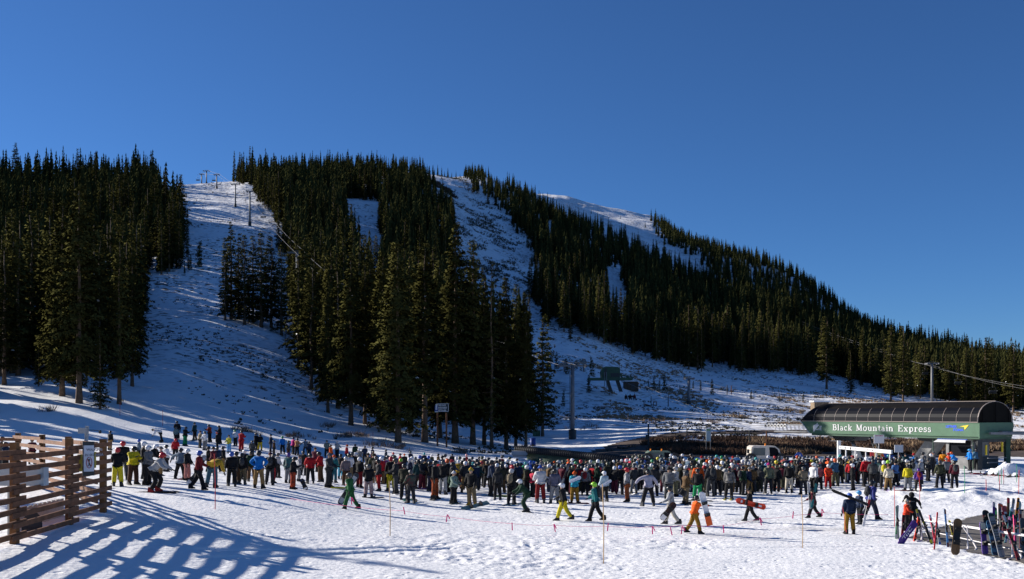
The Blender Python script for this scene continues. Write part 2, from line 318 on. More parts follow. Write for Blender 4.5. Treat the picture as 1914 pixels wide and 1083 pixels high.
# ---------------------------------------------------------------- trees
def crown_hi(seed, H=20.0, Rm=2.7, bare=.12, levels=46, per=7, sparse=1.0, cone=.8, dead=False, fine=1.0):
    g = np.random.default_rng(seed); V = []; Q = []; mi = []
    lean = g.normal(0, .25, 2)
    for l in range(levels):
        t = bare + (1 - bare) * (l + g.random() * .8) / levels
        if t > .995: t = .995
        tt = (t - bare) / (1 - bare); prof = (1 - tt) ** cone * (.72 + .28 * min(1, tt * 6)) * Rm + .10
        prof *= .78 + .44 * g.random()
        for b in range(per if tt < .85 else max(3, per - 3)):
            if g.random() > sparse: continue
            az = g.random() * 6.283; Lb = prof * (.5 + .65 * g.random()); n = max(2, int(Lb * 3.6 * fine + 1.3)); sl0 = (.55 * tt - .22) + g.normal(0, .1)
            ca, sa = math.cos(az), math.sin(az); cx, cy = lean * t
            for k in range(n):
                r = Lb * (.22 + .78 * (k + g.random() * .6) / n); h = t * H + r * sl0 - .10 * r * r / max(1, Rm * .5) + g.normal(0, .06)
                side = g.normal(0, .16 + .10 * (Lb - r)); px, py = cx + ca * r - sa * side, cy + sa * r + ca * side
                for c in range(2 if dead else 4):
                    s = (.17 + .21 * g.random()) * (1.0 if Lb > 1 else .8); a2 = az + g.normal(0, .6); tilt = g.normal(-.42, .3); ww = s * (.28 + .35 * g.random()) * (.35 if dead else 1)
                    d = np.array([math.cos(a2) * math.cos(tilt), math.sin(a2) * math.cos(tilt), math.sin(tilt)]); w = np.array([-math.sin(a2), math.cos(a2), g.normal(0, .9)]); w /= np.linalg.norm(w)
                    o = np.array([px, py, h]) + g.normal(0, .09, 3); i0 = len(V)
                    V += [o - w * ww * .5, o + d * s * .55 - w * ww, o + d * s * 1.25, o + d * s * .5 + w * ww]; Q.append((i0, i0 + 1, i0 + 2, i0 + 3))
                    mi.append(1 if (not dead and g.random() < .0018 and tilt > -.4) else 0)
    Q, Nn = soften(None, V, Q, 0); me = npmesh('crown', V, Q, True, mi)
    if len(me.vertices) == len(Nn): me.normals_split_custom_set_from_vertices(Nn.tolist())
    return me
def trunk_mesh(H, r, seed, twigs=0):
    g = random.Random(seed); b = MB(); n = 9; pts = [(g.gauss(0, .05) * i / n * 2, g.gauss(0, .05) * i / n * 2, -0.8 + (H * .97 + .8) * i / n) for i in range(n + 1)]
    rs = [r * (1.35 if i == 0 else 1) * (1 - .93 * i / n) + .015 for i in range(n + 1)]; b.tube(pts, rs, 9)
    for k in range(twigs):
        z = H * (.08 + .5 * g.random()); a = g.random() * 6.28; L = .5 + g.random() * 1.1; q = r * (1 - z / H)
        b.tube([(math.cos(a) * q * .8, math.sin(a) * q * .8, z), (math.cos(a) * (q + L * .6), math.sin(a) * (q + L * .6), z - .08), (math.cos(a) * (q + L), math.sin(a) * (q + L), z - .25)], [.03, .02, .008], 4)
    return b.mesh('trunk', True)
def two(me, a, c=None):
    me.materials.append(M[a]); me.materials.append(M[c or 'cap']); return me
PROTO = {}
def proto(key, H, Rm, **k):
    tr = k.pop('tr', .28); tw = k.pop('tw', 20); me_c = two(crown_hi(len(PROTO) * 13 + 5, H, Rm, **k), 'twig' if k.get('dead') else 'needle'); me_t = trunk_mesh(H, tr, len(PROTO) + 3, tw); me_t.materials.append(M['bark'])
    PROTO[key] = (me_c, me_t, H)
for i in range(3): proto('big%d' % i, 25, 3.9, bare=(.10, .15, .12)[i], levels=66, per=9, cone=(.78, .70, .85)[i], fine=1.25, tr=.36, tw=30)
for i in range(2): proto('tall%d' % i, 25, 3.1, bare=(.30, .17)[i], levels=60, per=8, cone=.72, fine=1.15, sparse=.9, tr=.34, tw=45)
proto('thin', 24, 1.9, bare=.12, levels=46, per=5, cone=.5, sparse=.6, tr=.22, tw=60)
for i in range(5): proto('mid%d' % i, 20, (2.1, 2.5, 1.8, 2.4, 1.6)[i], bare=(.05, .10, .04, .14, .07)[i], levels=40, per=7, cone=(.85, .75, .95, .8, .7)[i], tr=.22, tw=8)
proto('dead', 20, 2.2, bare=.08, levels=34, per=6, cone=.7, dead=True, tr=.24, tw=40)
proto('young', 5, 1.15, bare=.03, levels=13, per=6, cone=1.0, tr=.07, tw=0)
def tree(name, kind, x, y, H, label, group=None, wid=1.0, az=None):
    c, t, h0 = PROTO[kind]; o = thing(name, label, 'tree', (x, y, gz(x, y)), az if az is not None else rnd.random() * 6.28, group); s = H / h0; o.scale = (s * wid, s * wid, s)
    link('trunk', t, None, o); link('crown', c, None, o); return o
# trees that stand out on their own: base px, depth, top row, kind, width factor, label
NAMED = [
 (744, 119, 452, 'big0', 1.05, 'tall spruce with thick bare lower trunk, foremost in the central grove just above the queue'),
 (794, 124, 455, 'tall0', 1.15, 'spruce with long bare sunlit trunk standing left of the white lettered sign'),
 (656, 138, 478, 'big1', .95, 'full spruce at the left front of the central grove, trunk bare near the ground'),
 (682, 143, 488, 'tall1', .8, 'slender spruce just behind the left front spruce of the central grove'),
 (613, 152, 520, 'big2', .8, 'dense dark spruce at the left edge of the central grove'),
 (851, 130, 420, 'big2', 1.02, 'tallest spruce of the central grove, with ragged open top right of the lettered sign'),
 (884, 131, 447, 'tall1', .95, 'tall spruce touching the right side of the tallest grove spruce'),
 (919, 129, 486, 'thin', 1.0, 'thin half bare spruce with pale trunk in the right part of the grove'),
 (905, 134, 500, 'tall1', .8, 'ragged spruce behind the thin half bare spruce'),
 (946, 132, 517, 'big0', .8, 'dark broad spruce near the right end of the central grove'),
 (983, 129, 546, 'big1', .68, 'dark spruce standing behind the green cabinet at the grove end'),
 (1014, 158, 588, 'mid1', 1.15, 'shorter dark spruce at the far right end of the central grove'),
 (964, 138, 560, 'tall1', .75, 'bare trunked spruce between the two dark spruces at the grove end'),
 (822, 138, 488, 'big1', .85, 'dark spruce directly behind the lettered sign'),
 (716, 139, 468, 'big0', .9, 'broad spruce behind the foremost grove spruce'),
 (766, 141, 470, 'tall1', .9, 'spruce in the second row between the two bare trunks of the grove'),
 (558, 196, 478, 'mid1', 1.25, 'dark spruce under the lift cable at the left tip of the grove'),
 (582, 176, 498, 'mid3', 1.3, 'spruce with branches to the ground left of the grove edge'),
 (632, 160, 500, 'mid1', 1.3, 'tall narrow spruce rising over the left edge of the grove'),
 (148, 113, 345, 'big1', .95, 'tallest spruce at the front of the left forest, reddish trunk bare at the base'),
 (116, 118, 375, 'big0', .9, 'spruce with dark bare base left of the tallest left forest spruce'),
 (223, 117, 443, 'tall1', .9, 'spruce with bare trunk foot at the right corner of the left forest'),
 (187, 110, 618, 'mid0', 1.35, 'low bushy spruce with branches to the snow between two tall left trunks'),
 (72, 123, 622, 'mid2', 1.1, 'small narrow spruce on the snow left of the front trunks'),
 (8, 124, 462, 'mid3', 1.35, 'dark spruce cut by the left edge of the view'),
 (247, 136, 445, 'big2', .75, 'dark spruce leaning over the open run at the left forest edge'),
 (432, 232, 415, 'mid4', 1.40, 'tallest of the narrow spruces in the clump on the open run'),
 (421, 229, 445, 'mid4', 1.12, 'leftmost narrow spruce of the clump on the open run'),
 (446, 236, 438, 'mid2', 1.26, 'narrow spruce second from the left of the run clump behind its tallest'),
 (457, 228, 440, 'mid4', 1.40, 'narrow spruce just right of the tallest in the run clump'),
 (473, 233, 441, 'mid0', 1.40, 'spruce in the middle of the run clump'),
 (488, 230, 436, 'mid4', 1.61, 'spruce right of the middle in the run clump'),
 (507, 234, 440, 'mid3', 1.40, 'second spruce from the right in the run clump'),
 (526, 229, 458, 'mid4', 1.40, 'rightmost spruce of the clump on the open run'),
 (1301, 372, 612, 'dead', 1.0, 'pale grey dead spruce at the lower edge of the right forest'),
 (1545, 350, 590, 'mid3', 1.3, 'sunlit spruce standing out before the dark right forest'),
 (1665, 322, 606, 'mid1', 1.2, 'sunlit spruce behind the terminal roof at the right forest edge'),
 (1688, 326, 608, 'mid3', 1.15, 'spruce beside the sunlit one above the terminal roof'),
 (1590, 352, 655, 'mid0', 1.3, 'short bushy spruce right of the sunlit spruce at the forest edge'),
 (1842, 318, 630, 'mid1', 1.2, 'sunlit spruce behind the right end of the terminal roof'),
 (1894, 322, 640, 'mid3', 1.2, 'sunlit spruce near the right edge of the view'),
]
trees = []      # x, y, H, px, base row, region, named index
for i, (px, Y, top, k, w, lab) in enumerate(NAMED):
    x = XP(px, Y); z = gz(x, Y); H = ZP(top, Y) - z; trees.append((x, Y, H, px, HZ + F * (CH - z) / Y, 'named', i))
LEFTP = [(-690, 300), (287, 335), (299, 395), (346, 415), (349, 503), (300, 515), (268, 530), (262, 600), (232, 690), (150, 716), (60, 705), (-690, 712)]
MIDP = [(421, 330), (500, 320), (860, 318), (793, 336), (838, 395), (845, 445), (836, 505), (850, 640), (960, 690), (1005, 735), (985, 790), (880, 800), (800, 792), (650, 768), (613, 735), (560, 672), (545, 600), (541, 520), (524, 432), (505, 395), (465, 362)]
GAPS = [[(588, 336), (622, 345), (618, 368), (594, 368)], [(636, 370), (706, 376), (712, 440), (718, 525), (684, 545), (655, 440), (640, 400)], [(712, 332), (735, 332), (735, 360), (715, 360)], [(846, 470), (900, 560), (1010, 640), (1060, 700), (985, 700), (870, 600), (846, 560)]]
RIGHTP = [(862, 318), (985, 372), (1100, 425), (1240, 492), (1310, 520), (1385, 560), (1300, 478), (1236, 452), (1222, 400), (1330, 420), (1450, 470), (1600, 560), (1750, 600), (2600, 640), (2600, 758), (1914, 768), (1790, 757), (1700, 744), (1560, 706), (1430, 696), (1300, 692), (1240, 683), (1150, 655), (1085, 632), (1030, 606), (985, 560), (1020, 545), (998, 505), (992, 448), (930, 392), (880, 348)]
RGAPS = [[(1132, 500), (1156, 500), (1178, 580), (1168, 632), (1130, 622)], [(1232, 642), (1258, 642), (1258, 668), (1236, 668)]]
def scatter(poly, gaps, region, y0, y1, pxa, pxb, sp):
    Y = y0
    while Y < y1:
        st = sp * (1.0 if Y < 260 else 1.2 if Y < 480 else 1.4 if Y < 750 else 1.75); X0, X1 = XP(pxa, Y), XP(pxb, Y); n = int((X1 - X0) / st); xs = X0 + (np.arange(n) + nr.random(n)) * st; ys = Y + nr.random(n) * st
        z = G(xs, ys); px = CX + F * xs / ys; row = HZ + F * (CH - z) / ys; jx = fbm(xs / 13, ys / 13, 3, 47) * 22; jy = fbm(xs / 15, ys / 15, 3, 48) * 16; ok = inpoly(poly, px + jx, row + jy)
        for g_ in gaps: ok &= ~inpoly(g_, px + jx * .5, row + jy * .5)
        dens = fbm(xs / 26, ys / 26, 2, 41)
        for x, y, p, r_, k, d in zip(xs, ys, px, row, ok, dens):
            if not k or d < -.50: continue
            H = (18.5 + 6 * rnd.random() - 6 * rnd.random() + d * 6) * (1.05 if y < 300 else 1 if y < 600 else .84)
            if rnd.random() < .22: H *= .45 + .3 * rnd.random()
            if y > 880: H *= .85
            if region == 'mid' and y < 165 and p < 600: continue
            if region == 'mid' and y < 205 and rnd.random() < .5: continue
            if region == 'right' and d < -.36: continue
            trees.append((float(x), float(y), H, float(p), float(r_), region, -1))
        Y += st
scatter(LEFTP, [], 'left', 122, 600, -690, 350, 4.2)
scatter(MIDP, GAPS, 'mid', 134, 830, 400, 1010, 4.0)
scatter(RIGHTP, RGAPS, 'right', 300, 1230, 860, 2600, 4.2)
# sparse crowns along the snow runs and the summit line
for px, Y, H in [(768 + 7 * k + rnd.uniform(-2, 2), 905 + 5 * k + rnd.uniform(-25, 15), rnd.uniform(8, 14) - .25 * k) for k in range(16)] + [(912, 900, 13), (930, 880, 14), (870, 1000, 12), (884, 990, 12), (1000, 1010, 7), (1040, 1090, 5), (1105, 1150, 5), (1160, 1160, 5), (1060, 1120, 4), (300, 480, 17), (372, 330, 3.5), (352, 300, 6), (1206, 1100, 8), (790, 960, 11), (812, 960, 10), (1240, 700, 14), (1255, 640, 15), (1146, 470, 14), (1152, 430, 17), (1138, 400, 18), (1172, 400, 16), (1160, 372, 15), (1120, 372, 19), (1092, 350, 17), (1066, 330, 13), (1130, 345, 9), (330, 300, 5), (345, 290, 4)]:
    x = XP(px, Y); z = gz(x, Y); trees.append((x, Y, H, px, HZ + F * (CH - z) / Y, 'ridge', -1))
# off to the left of the view, the trees whose shadows fall across the run-out and the foreground
for px, Y, H in [(-60, 118, 22), (-150, 112, 24), (-260, 118, 23), (-95, 104, 19), (-420, 112, 22), (-560, 125, 24), (-210, 96, 16)]:
    trees.append((XP(px, Y), Y, H, px, 0, 'left', -1))
# choose the ones that show largest
ras = np.zeros((272, 480), bool); vis = []
for i in sorted(range(len(trees)), key=lambda k: trees[k][1]):
    x, y, H, px, row, reg, nm = trees[i]; hp = H * F / y; r0 = int(max(0, (row - hp) / 4)); r1 = int(min(271, row / 4)); cnt = 0
    for r_ in range(r0, r1 + 1):
        w = (r_ - r0 + .5) / max(1, r1 - r0 + 1) * hp * .12; a = int(max(0, (px - w) / 4)); b_ = int(min(479, (px + w) / 4)) + 1
        if b_ > a and px + w > 0 and px - w < 1914: cnt += int((~ras[r_, a:b_]).sum()); ras[r_, a:b_] = True
    vis.append((cnt, i))
vis.sort(reverse=True); indiv = set(i for c, i in vis if trees[i][6] >= 0)
for c, i in vis:
    if len(indiv) >= 296: break
    if c > 0: indiv.add(i)
GRP = {'left': ('dark spruce in the dense forest on the left slope', 'spruces of the left forest'), 'mid': ('dark narrow spruce in the forest on the middle hillside above the grove', 'spruces of the middle hillside'),
 'right': ('dark narrow spruce in the forest on the long right hillside', 'spruces of the right hillside'), 'ridge': ('small lone spruce standing on open snow of the mountain', 'lone spruces on open snow')}
offn = 0
for i in sorted(indiv):
    x, y, H, px, row, reg, nm = trees[i]
    if nm >= 0: tree('dead_spruce' if NAMED[nm][3] == 'dead' else 'spruce', NAMED[nm][3], x, y, H, NAMED[nm][5], wid=NAMED[nm][4])
    else:
        rt = row - H * F / y
        if reg == 'left': sub = ('at the skyline of the left forest', 'of the left skyline') if rt < 325 else ('at the right border of the left forest beside the open run', 'bordering the open run') if px > 255 else ('deep inside the left forest', 'inside the left forest')
        elif reg == 'mid': sub = ('at the foot of the central grove', 'of the central grove') if y < 215 else ('on the skyline of the middle hillside', 'of the middle skyline') if rt < 330 else ('on the left half of the middle hillside below its skyline', 'of the middle hillside left half') if px < 690 else ('on the right half of the middle hillside below its skyline', 'of the middle hillside right half')
        elif reg == 'right': sub = ('at the lower edge of the long right forest', 'of the right forest lower edge') if y < 345 else ('in the upper left part of the long right forest', 'of the right forest upper left') if px < 1120 else ('in the middle of the long right forest', 'of the right forest middle') if px < 1500 else ('at the right end of the long right forest', 'of the right forest end')
        else: sub = None
        lab, grp = (GRP[reg]) if sub is None else ('dark spruce ' + sub[0], 'spruces ' + sub[1])
        tree('spruce', ('mid%d' % rnd.randrange(5)) if y > 215 or reg != 'mid' else rnd.choice(['big0', 'big1', 'tall0', 'tall1']), x, y, H * (1.12 if reg == 'mid' and y < 215 else 1), lab, grp, wid=(.9 + .3 * rnd.random()) * (1.15 if reg == 'left' else 1))
# the forest behind them, too many to part: one object
def low_tree(seed):
    g = np.random.default_rng(seed); V = []; T = []; tiers = 13
    for k in range(tiers):
        t = .05 + .95 * (k + .2 * g.random()) / tiers; R0 = .125 * (1 - t) ** .85 + .008; nb = 7 if k < 9 else 4
        for b in range(nb):
            a = 6.283 * (b + g.random() * .8) / nb + k; r_ = R0 * (.6 + .7 * g.random()); wv = .42 + .2 * g.random(); i0 = len(V); hz_ = t + .055 + .02 * g.random(); dz = .03 * g.random() + .01
            V += [(0, 0, hz_ + .05 * (1 - t)), (r_ * .7 * math.cos(a - wv), r_ * .7 * math.sin(a - wv), t - dz * .2), (r_ * math.cos(a), r_ * math.sin(a), t - dz), (r_ * .7 * math.cos(a + wv), r_ * .7 * math.sin(a + wv), t + dz * .4)]
            T.append((i0, i0 + 1, i0 + 2, i0 + 3))
    V += [(0, 0, 1.03), (.008, 0, .85), (-.004, .008, .85)]; n = len(V); T.append((n - 3, n - 2, n - 1, n - 3 + 0))
    T = T[:-1]; V = np.array(V); T, Nn = soften(None, V, np.array(T), 0, .3, .3); return V, T, Nn
LOW = [low_tree(k) for k in range(10)]
rest = [t for i, t in enumerate(trees) if i not in indiv]; VV = []; FF = []; tint = []; base = 0; NNN = []
for t in rest:
    V, Tq, Nq = LOW[rnd.randrange(10)]; a = rnd.random() * 6.28; c, s = math.cos(a), math.sin(a); H = t[2]; w = H * (.8 + .5 * rnd.random()); zz = gz(t[0], t[1]) - .3
    P = np.empty_like(V); P[:, 0] = (V[:, 0] * c - V[:, 1] * s) * w + t[0]; P[:, 1] = (V[:, 0] * s + V[:, 1] * c) * w + t[1]; P[:, 2] = V[:, 2] * H + zz; NNN.append(np.stack([Nq[:, 0] * c - Nq[:, 1] * s, Nq[:, 0] * s + Nq[:, 1] * c, Nq[:, 2]], -1)); VV.append(P); FF.append(Tq + base); base += len(V); tint.append(np.full(len(V), .65 + .7 * rnd.random()))
me = npmesh('distant_forest', np.concatenate(VV), np.concatenate(FF), True)
NNN = np.concatenate(NNN)
if len(me.vertices) == len(NNN): me.normals_split_custom_set_from_vertices(NNN.tolist())
else: print('normals skipped', len(me.vertices), len(NNN))
at = me.attributes.new('tint', 'FLOAT', 'POINT'); tn = np.concatenate(tint).astype(np.float32)
if len(me.vertices) == len(tn): at.data.foreach_set('value', tn)
fm = mat('forest_needle', (.036, .038, .014), .9, .3, .5, spec=.0); nt = fm.node_tree; an = nt.nodes.new('ShaderNodeAttribute'); an.attribute_name = 'tint'; hs = nt.nodes.new('ShaderNodeHueSaturation')
bs = nt.nodes['Principled BSDF']; src = bs.inputs['Base Color'].links[0].from_socket; nt.links.new(src, hs.inputs['Color']); nt.links.new(an.outputs['Fac'], hs.inputs['Value']); nt.links.new(hs.outputs[0], bs.inputs['Base Color'])
stuff(link('distant_forest', me, fm), 'dense dark spruce forest filling the mountain slopes behind the nearer trees', 'forest')
print('trees', len(trees), 'individual', len(indiv))
# the tree beyond the left edge whose shadow lies over the near snow
tree('spruce', 'mid1', -24.2, 37.6, 8.6, 'low spruce beyond the left edge shading the snow by the fence', wid=1.5)

# ---------------------------------------------------------------- brush and grass
def tufts(name, pts, m, label, cat, hh=(.25, .6), blades=9, spread=1.0, wid=.03):
    V = []; Q = []
    n = len(pts); pts = np.array(pts); k = np.repeat(np.arange(n), blades); N_ = len(k); sz = nr.uniform(hh[0], hh[1], n)[k] * (pts[:, 3][k] if pts.shape[1] > 3 else 1)
    a = nr.random(N_) * 6.283; r0 = sz * .5 * nr.random(N_) * spread; lean = nr.random(N_) * .75 * sz * spread
    bx = pts[k, 0] + np.cos(a) * r0; by = pts[k, 1] + np.sin(a) * r0; bz = pts[k, 2] - .05; tx = bx + np.cos(a) * lean; ty = by + np.sin(a) * lean; tz = bz + sz * (.6 + .5 * nr.random(N_))
    w = wid * (1 + nr.random(N_)); a2 = nr.random(N_) * 6.283; wx = np.cos(a2) * w; wy = np.sin(a2) * w
    V = np.stack([np.stack([bx - wx * .6, by - wy * .6, bz], -1), np.stack([bx + wx * .6, by + wy * .6, bz], -1), np.stack([(bx + tx) / 2 + wx * 1.6, (by + ty) / 2 + wy * 1.6, (bz + tz) / 2], -1), np.stack([tx, ty, tz], -1)], 1).reshape(-1, 3)
    Q = np.arange(N_ * 4).reshape(-1, 4); return stuff(link(name, npmesh(name, V, Q), m), label, cat)
def field(px0, px1, y0, y1, n, f):
    out = []; Yl = nr.uniform(0, 1, n); Y = y0 * (y1 / y0) ** Yl; px = nr.uniform(px0, px1, n); X = XP(px, Y); z = G(X, Y); row = HZ + F * (CH - z) / Y; k = f(px, row, X, Y)
    for a, b, c, d in zip(X[k], Y[k], z[k], Y[k]): out.append((a, b, c, max(.9, (d / 230) ** .6)))
    return out
FOREST = [LEFTP, MIDP, RIGHTP]
def open_slope(px, row, X, Y):
    ok = np.ones(len(px), bool)
    for p in FOREST: ok &= ~inpoly(p, px, row)
    for g_ in GAPS: ok |= inpoly(g_, px, row)
    return ok
def slope_f(px, row, X, Y):
    d = fbm(X / 14, Y / 14, 3, 61) + .2 * fbm(X / 60, Y / 60, 2, 62); d = d + .12 * sstep(1000, 1300, px) * (Y < 340); return open_slope(px, row, X, Y) & (d + np.where((Y < 320) & (px < 660), .14, 0) > np.where((Y < 330) & (px > 1000), .22, .14)) & (nr.random(len(px)) < np.where((Y < 170) & (px < 720), .06, .5)) & (Y > 112)
tufts('slope_scrub', field(230, 1914, 118, 950, 70000, slope_f), M['scrub'], 'dark low scrub scattered over the snowy slopes', 'scrub', (.14, .5), 6, 1.2, .06)
tufts('dry_slope_grass', field(1000, 1914, 170, 340, 15000, lambda px, row, X, Y: open_slope(px, row, X, Y) & (fbm(X / 11, Y / 11, 3, 71) > .16)), M['dry'], 'tan dry grass and brush poking through snow on the lower right slope', 'grass', (.25, .6), 10, 1.2, .06)
BG = [(1185, 112), (1215, 132), (1400, 138), (1700, 136), (1990, 134), (1990, 110), (1700, 106), (1400, 105), (1250, 105)]
drape('bare_ground', [(XP(a, Y), Y) for a, Y in BG], .6, M['dirt'], .03, smooth_edge=4.0)
tufts('rocky_scrub', field(795, 1015, 430, 980, 9000, lambda px, row, X, Y: open_slope(px, row, X, Y) & (fbm(X / 9, Y / 16, 4, 91) > .10)), M['scrub'], 'dark rocks and scrub speckling the wide open slope right of the middle hillside', 'scrub', (.35, .9), 5, 1.4, .12)
rk_ = []
for k in range(170):
    Y = rnd.uniform(735, 800); px = 808 + (800 - Y) * .55 + rnd.gauss(0, 7); x = XP(px, Y); rk_.append((x, Y, gz(x, Y), 1.6))
tufts('rock_outcrop', rk_, mat('rock', (.06, .045, .04), .9, .4, .3), 'brown rock outcrop high on the open slope below the skyline', 'rocks', (.5, 1.3), 9, 1.3, .35)
def ell(px, row, c, r, r2): return ((px - c) / r) ** 2 + ((row - r2[0]) / r2[1]) ** 2 < 1
WP = [(1195, 832), (1215, 822), (1400, 819), (1560, 824), (1760, 828), (1960, 826), (1960, 846), (1700, 850), (1560, 851), (1400, 852), (1230, 850)]
wl = field(1170, 1990, 104, 150, 12000, lambda px, row, X, Y: inpoly(WP, px, row) & (fbm(X / 5, Y / 5, 3, 81) > -.10))
tufts('willow_brush', wl, M['willow'], 'band of reddish brown bare willow brush between the dirt road and the queue', 'brush', (.35, .95), 14, .9, .03)
tufts('tan_willow', field(1400, 1990, 108, 150, 5000, lambda px, row, X, Y: inpoly(WP, px, row) & (fbm(X / 5, Y / 5, 2, 83) > .05)), M['dry'], 'tan dry brush mixed into the willow band left of the terminal', 'brush', (.5, 1.0), 12, .9, .04)
bs_ = []
for px, row, n, r in [(458, 807, 14, .9), (545, 817, 14, 1.0), (668, 815, 12, 1.0), (735, 838, 22, 1.6), (608, 798, 8, .8), (1090, 800, 9, 1.5), (1125, 766, 9, 2), (1150, 768, 8, 2), (1190, 790, 8, 2), (700, 795, 7, .9), (650, 818, 9, .9), (860, 848, 8, .6), (980, 855, 16, .8), (100, 770, 4, .5), (480, 727, 5, .8), (1330, 790, 9, 1.2)]:
    c = GP(px, row)
    for k in range(n):
        x = c.x + rnd.gauss(0, r); y = c.y + rnd.gauss(0, r); bs_.append((x, y, gz(x, y), 1.0))
tufts('roadside_brush', bs_, mat('bare_twigs', (.17, .12, .09), .9, .4, 2), 'bare twiggy shrubs poking from the snow below the grove', 'brush', (.4, .9), 26, 1.1, .014)
for px, row, H, lab in [(1242, 731, 4.5, 'small spruce right of the dark lift shack, tallest of the young row'), (1222, 727, 3.2, 'small dark spruce just right of the dark lift shack'), (1232, 727, 2.4, 'tiny spruce between two small spruces right of the shack'), (1212, 724, 2.0, 'tiny dark spruce touching the dark lift shack'), (1331, 738, 4.2, 'young green spruce right of the single steel tower on the slope'), (1108, 704, 5.0, 'small dark spruce left of the green drive station'), (1100, 735, 4, 'small dark spruce under the left wing of the drive station'), (1060, 700, 4, 'small spruce just left of the drive station slope'), (1309, 730, 2.5, 'tiny green spruce near the steel tower on the slope'), (1295, 727, 2.2, 'tiny yellowish spruce behind the steel tower'), (1403, 747, 2.4, 'tiny spruce alone on the lower right slope'), (370, 500, 8, 'small dark spruce on the open run below the left forest'), (356, 505, 4.5, 'stub of young spruce on the run at the left forest corner'), (1040, 690, 4.5, 'young spruce between grove end and tower head'), (1500, 752, 2.2, 'tiny spruce in the brush above the terminal left end'), (1052, 760, 3.2, 'thin young spruce left of the big tower foot')]:
    c = GP(px, row); tree('young_spruce', 'young', c.x, c.y, H, lab, wid=.8)

# ---------------------------------------------------------------- snow pile by the terminal
def lump(name, c, r, h, m, seed, label, cat):
    V = []; n = 26; g = np.linspace(-1, 1, n); A, B = np.meshgrid(g, g, indexing='ij'); rr = np.hypot(A, B); X = c[0] + A * r[0]; Y = c[1] + B * r[1]
    Z = G(X, Y, False) - .25 + h * np.clip(1 - rr, 0, 1) ** .75 * (1 + .9 * fbm(A * 3.3 + seed, B * 3.3, 3, seed)) + .1 * fbm(A * 9, B * 9, 2, seed); id_ = np.arange(n * n).reshape(n, n)
    return tag(link(name, npmesh(name, np.stack([X, Y, Z], -1).reshape(-1, 3), np.stack([id_[:-1, :-1], id_[1:, :-1], id_[1:, 1:], id_[:-1, 1:]], -1).reshape(-1, 4)), m), label, cat)
lump('snow_pile', (XP(1884, 82), 82), (2.3, 2.0), 1.15, SNOW, 4, 'heap of lumpy white snow in front of the terminal right end', 'snow pile')
lump('snow_pile', (XP(975, 97.2), 97), (2.6, 1.0), .7, SNOW, 8, 'low snow heap in front of the grey box end of the trough', 'snow pile')

# ---------------------------------------------------------------- green trough with corrugated pipe, bins
tr = thing('snow_conveyor', 'long dark green trough topped by black corrugated pipe behind the queue', 'conveyor', (0, 0, 0))
A = Vector((XP(985, 98), 98, 0)); B = Vector((XP(1222, 84), 84, 0)); d = (B - A).normalized(); nrm = Vector((d.y, -d.x, 0))
zA, zB = ZP(842, 98), ZP(868, 84)
b = MB(); b.prism([(0, -1.2), ((B - A).length, -1.3), ((B - A).length, zB), (0, zA)], A, d, (0, 0, 1), -nrm * 1.3); b.build('trough', mat('trough_green', (.028, .062, .036), .6, .3, 1), tr)
b = MB(); a2 = Vector((XP(965, 98.6), 98.6, zA + .12)); b2 = Vector((B.x, B.y, zB + .12)) - nrm * .4; n = 130
pts = [a2 + (b2 - a2) * (k / n) for k in range(n + 1)]; b.tube(pts, [.36 if k % 2 else .29 for k in range(n + 1)], 12); b.build('corrugated_pipe', M['black'], tr)
b = MB(); b.prism([(0, zA - .02), ((B - A).length, zB - .02), ((B - A).length, zB + .03), (0, zA + .03)], A + nrm * .03, d, (0, 0, 1), nrm * .05); b.build('edge_strip', M['grey'], tr)
b = MB(); b.box((XP(971, 97.6), 97.6, ZP(847, 97.6)), (1.55, 1.2, .42)); b.box((XP(971, 97.6), 97.6, ZP(851, 97.6) - .12), (1.35, 1.0, .16)); b.build('end_box', M['grey'], tr)
c = GP(996, 834); o = thing('trash_bin', 'blue barrel bin with snow on its lid behind the trough', 'bin', c)
MB().tube([(0, 0, 0), (0, 0, .1), (0, 0, 1.0)], [.40, .42, .40], 14).build('barrel', M['blue'], o, True); MB().ell((0, 0, 1.0), (.43, .43, .16), 14, 6, None, 0).build('lid', M['blue'], o, True)
c = GP(1003, 816); o = thing('cabinet', 'green utility cabinet with snowy sloping lid at the grove end', 'cabinet', c)
MB().box((0, 0, .5), (1.2, .9, 1.0)).build('box', M['dgreen'], o); MB().box((0, 0, 1.06), (1.32, 1.0, .12), Euler((R(5), 0, 0)).to_matrix()).build('lid', M['cap'], o)
MB().box((-.3, -.46, .5), (.5, .03, .8)).box((.3, -.46, .5), (.5, .03, .8)).build('door_panel', M['green'], o)
c = GP(1017, 803); o = thing('post_box', 'green box on a dark post at the grove end above the cabinet', 'box', c)
MB().tube([(0, 0, -.3), (0, 0, 3.9)], .05, 6).build('post', M['dark'], o); MB().box((0, -.1, 3.6), (.5, .3, .8)).build('box', M['green'], o)

# ---------------------------------------------------------------- lettering
def text(s, size, O, ux, uy, m, parent, name='lettering', depth=.012, bold=0.0, sx=1.0):
    cu = bpy.data.curves.new('t', 'FONT'); cu.body = s; cu.size = size; cu.extrude = depth; cu.offset = bold; cu.resolution_u = 3
    t = bpy.data.objects.new('t', cu); COL.objects.link(t); dg = bpy.context.evaluated_depsgraph_get(); me = bpy.data.meshes.new_from_object(t.evaluated_get(dg)); bpy.data.objects.remove(t); bpy.data.curves.remove(cu)
    ux = Vector(ux).normalized(); uy = Vector(uy).normalized(); n = ux.cross(uy)
    me.transform(Matrix.Translation(Vector(O)) @ Matrix((ux * sx, uy, n)).transposed().to_4x4()); me.name = name; me.materials.clear(); return link(name, me, m, parent)
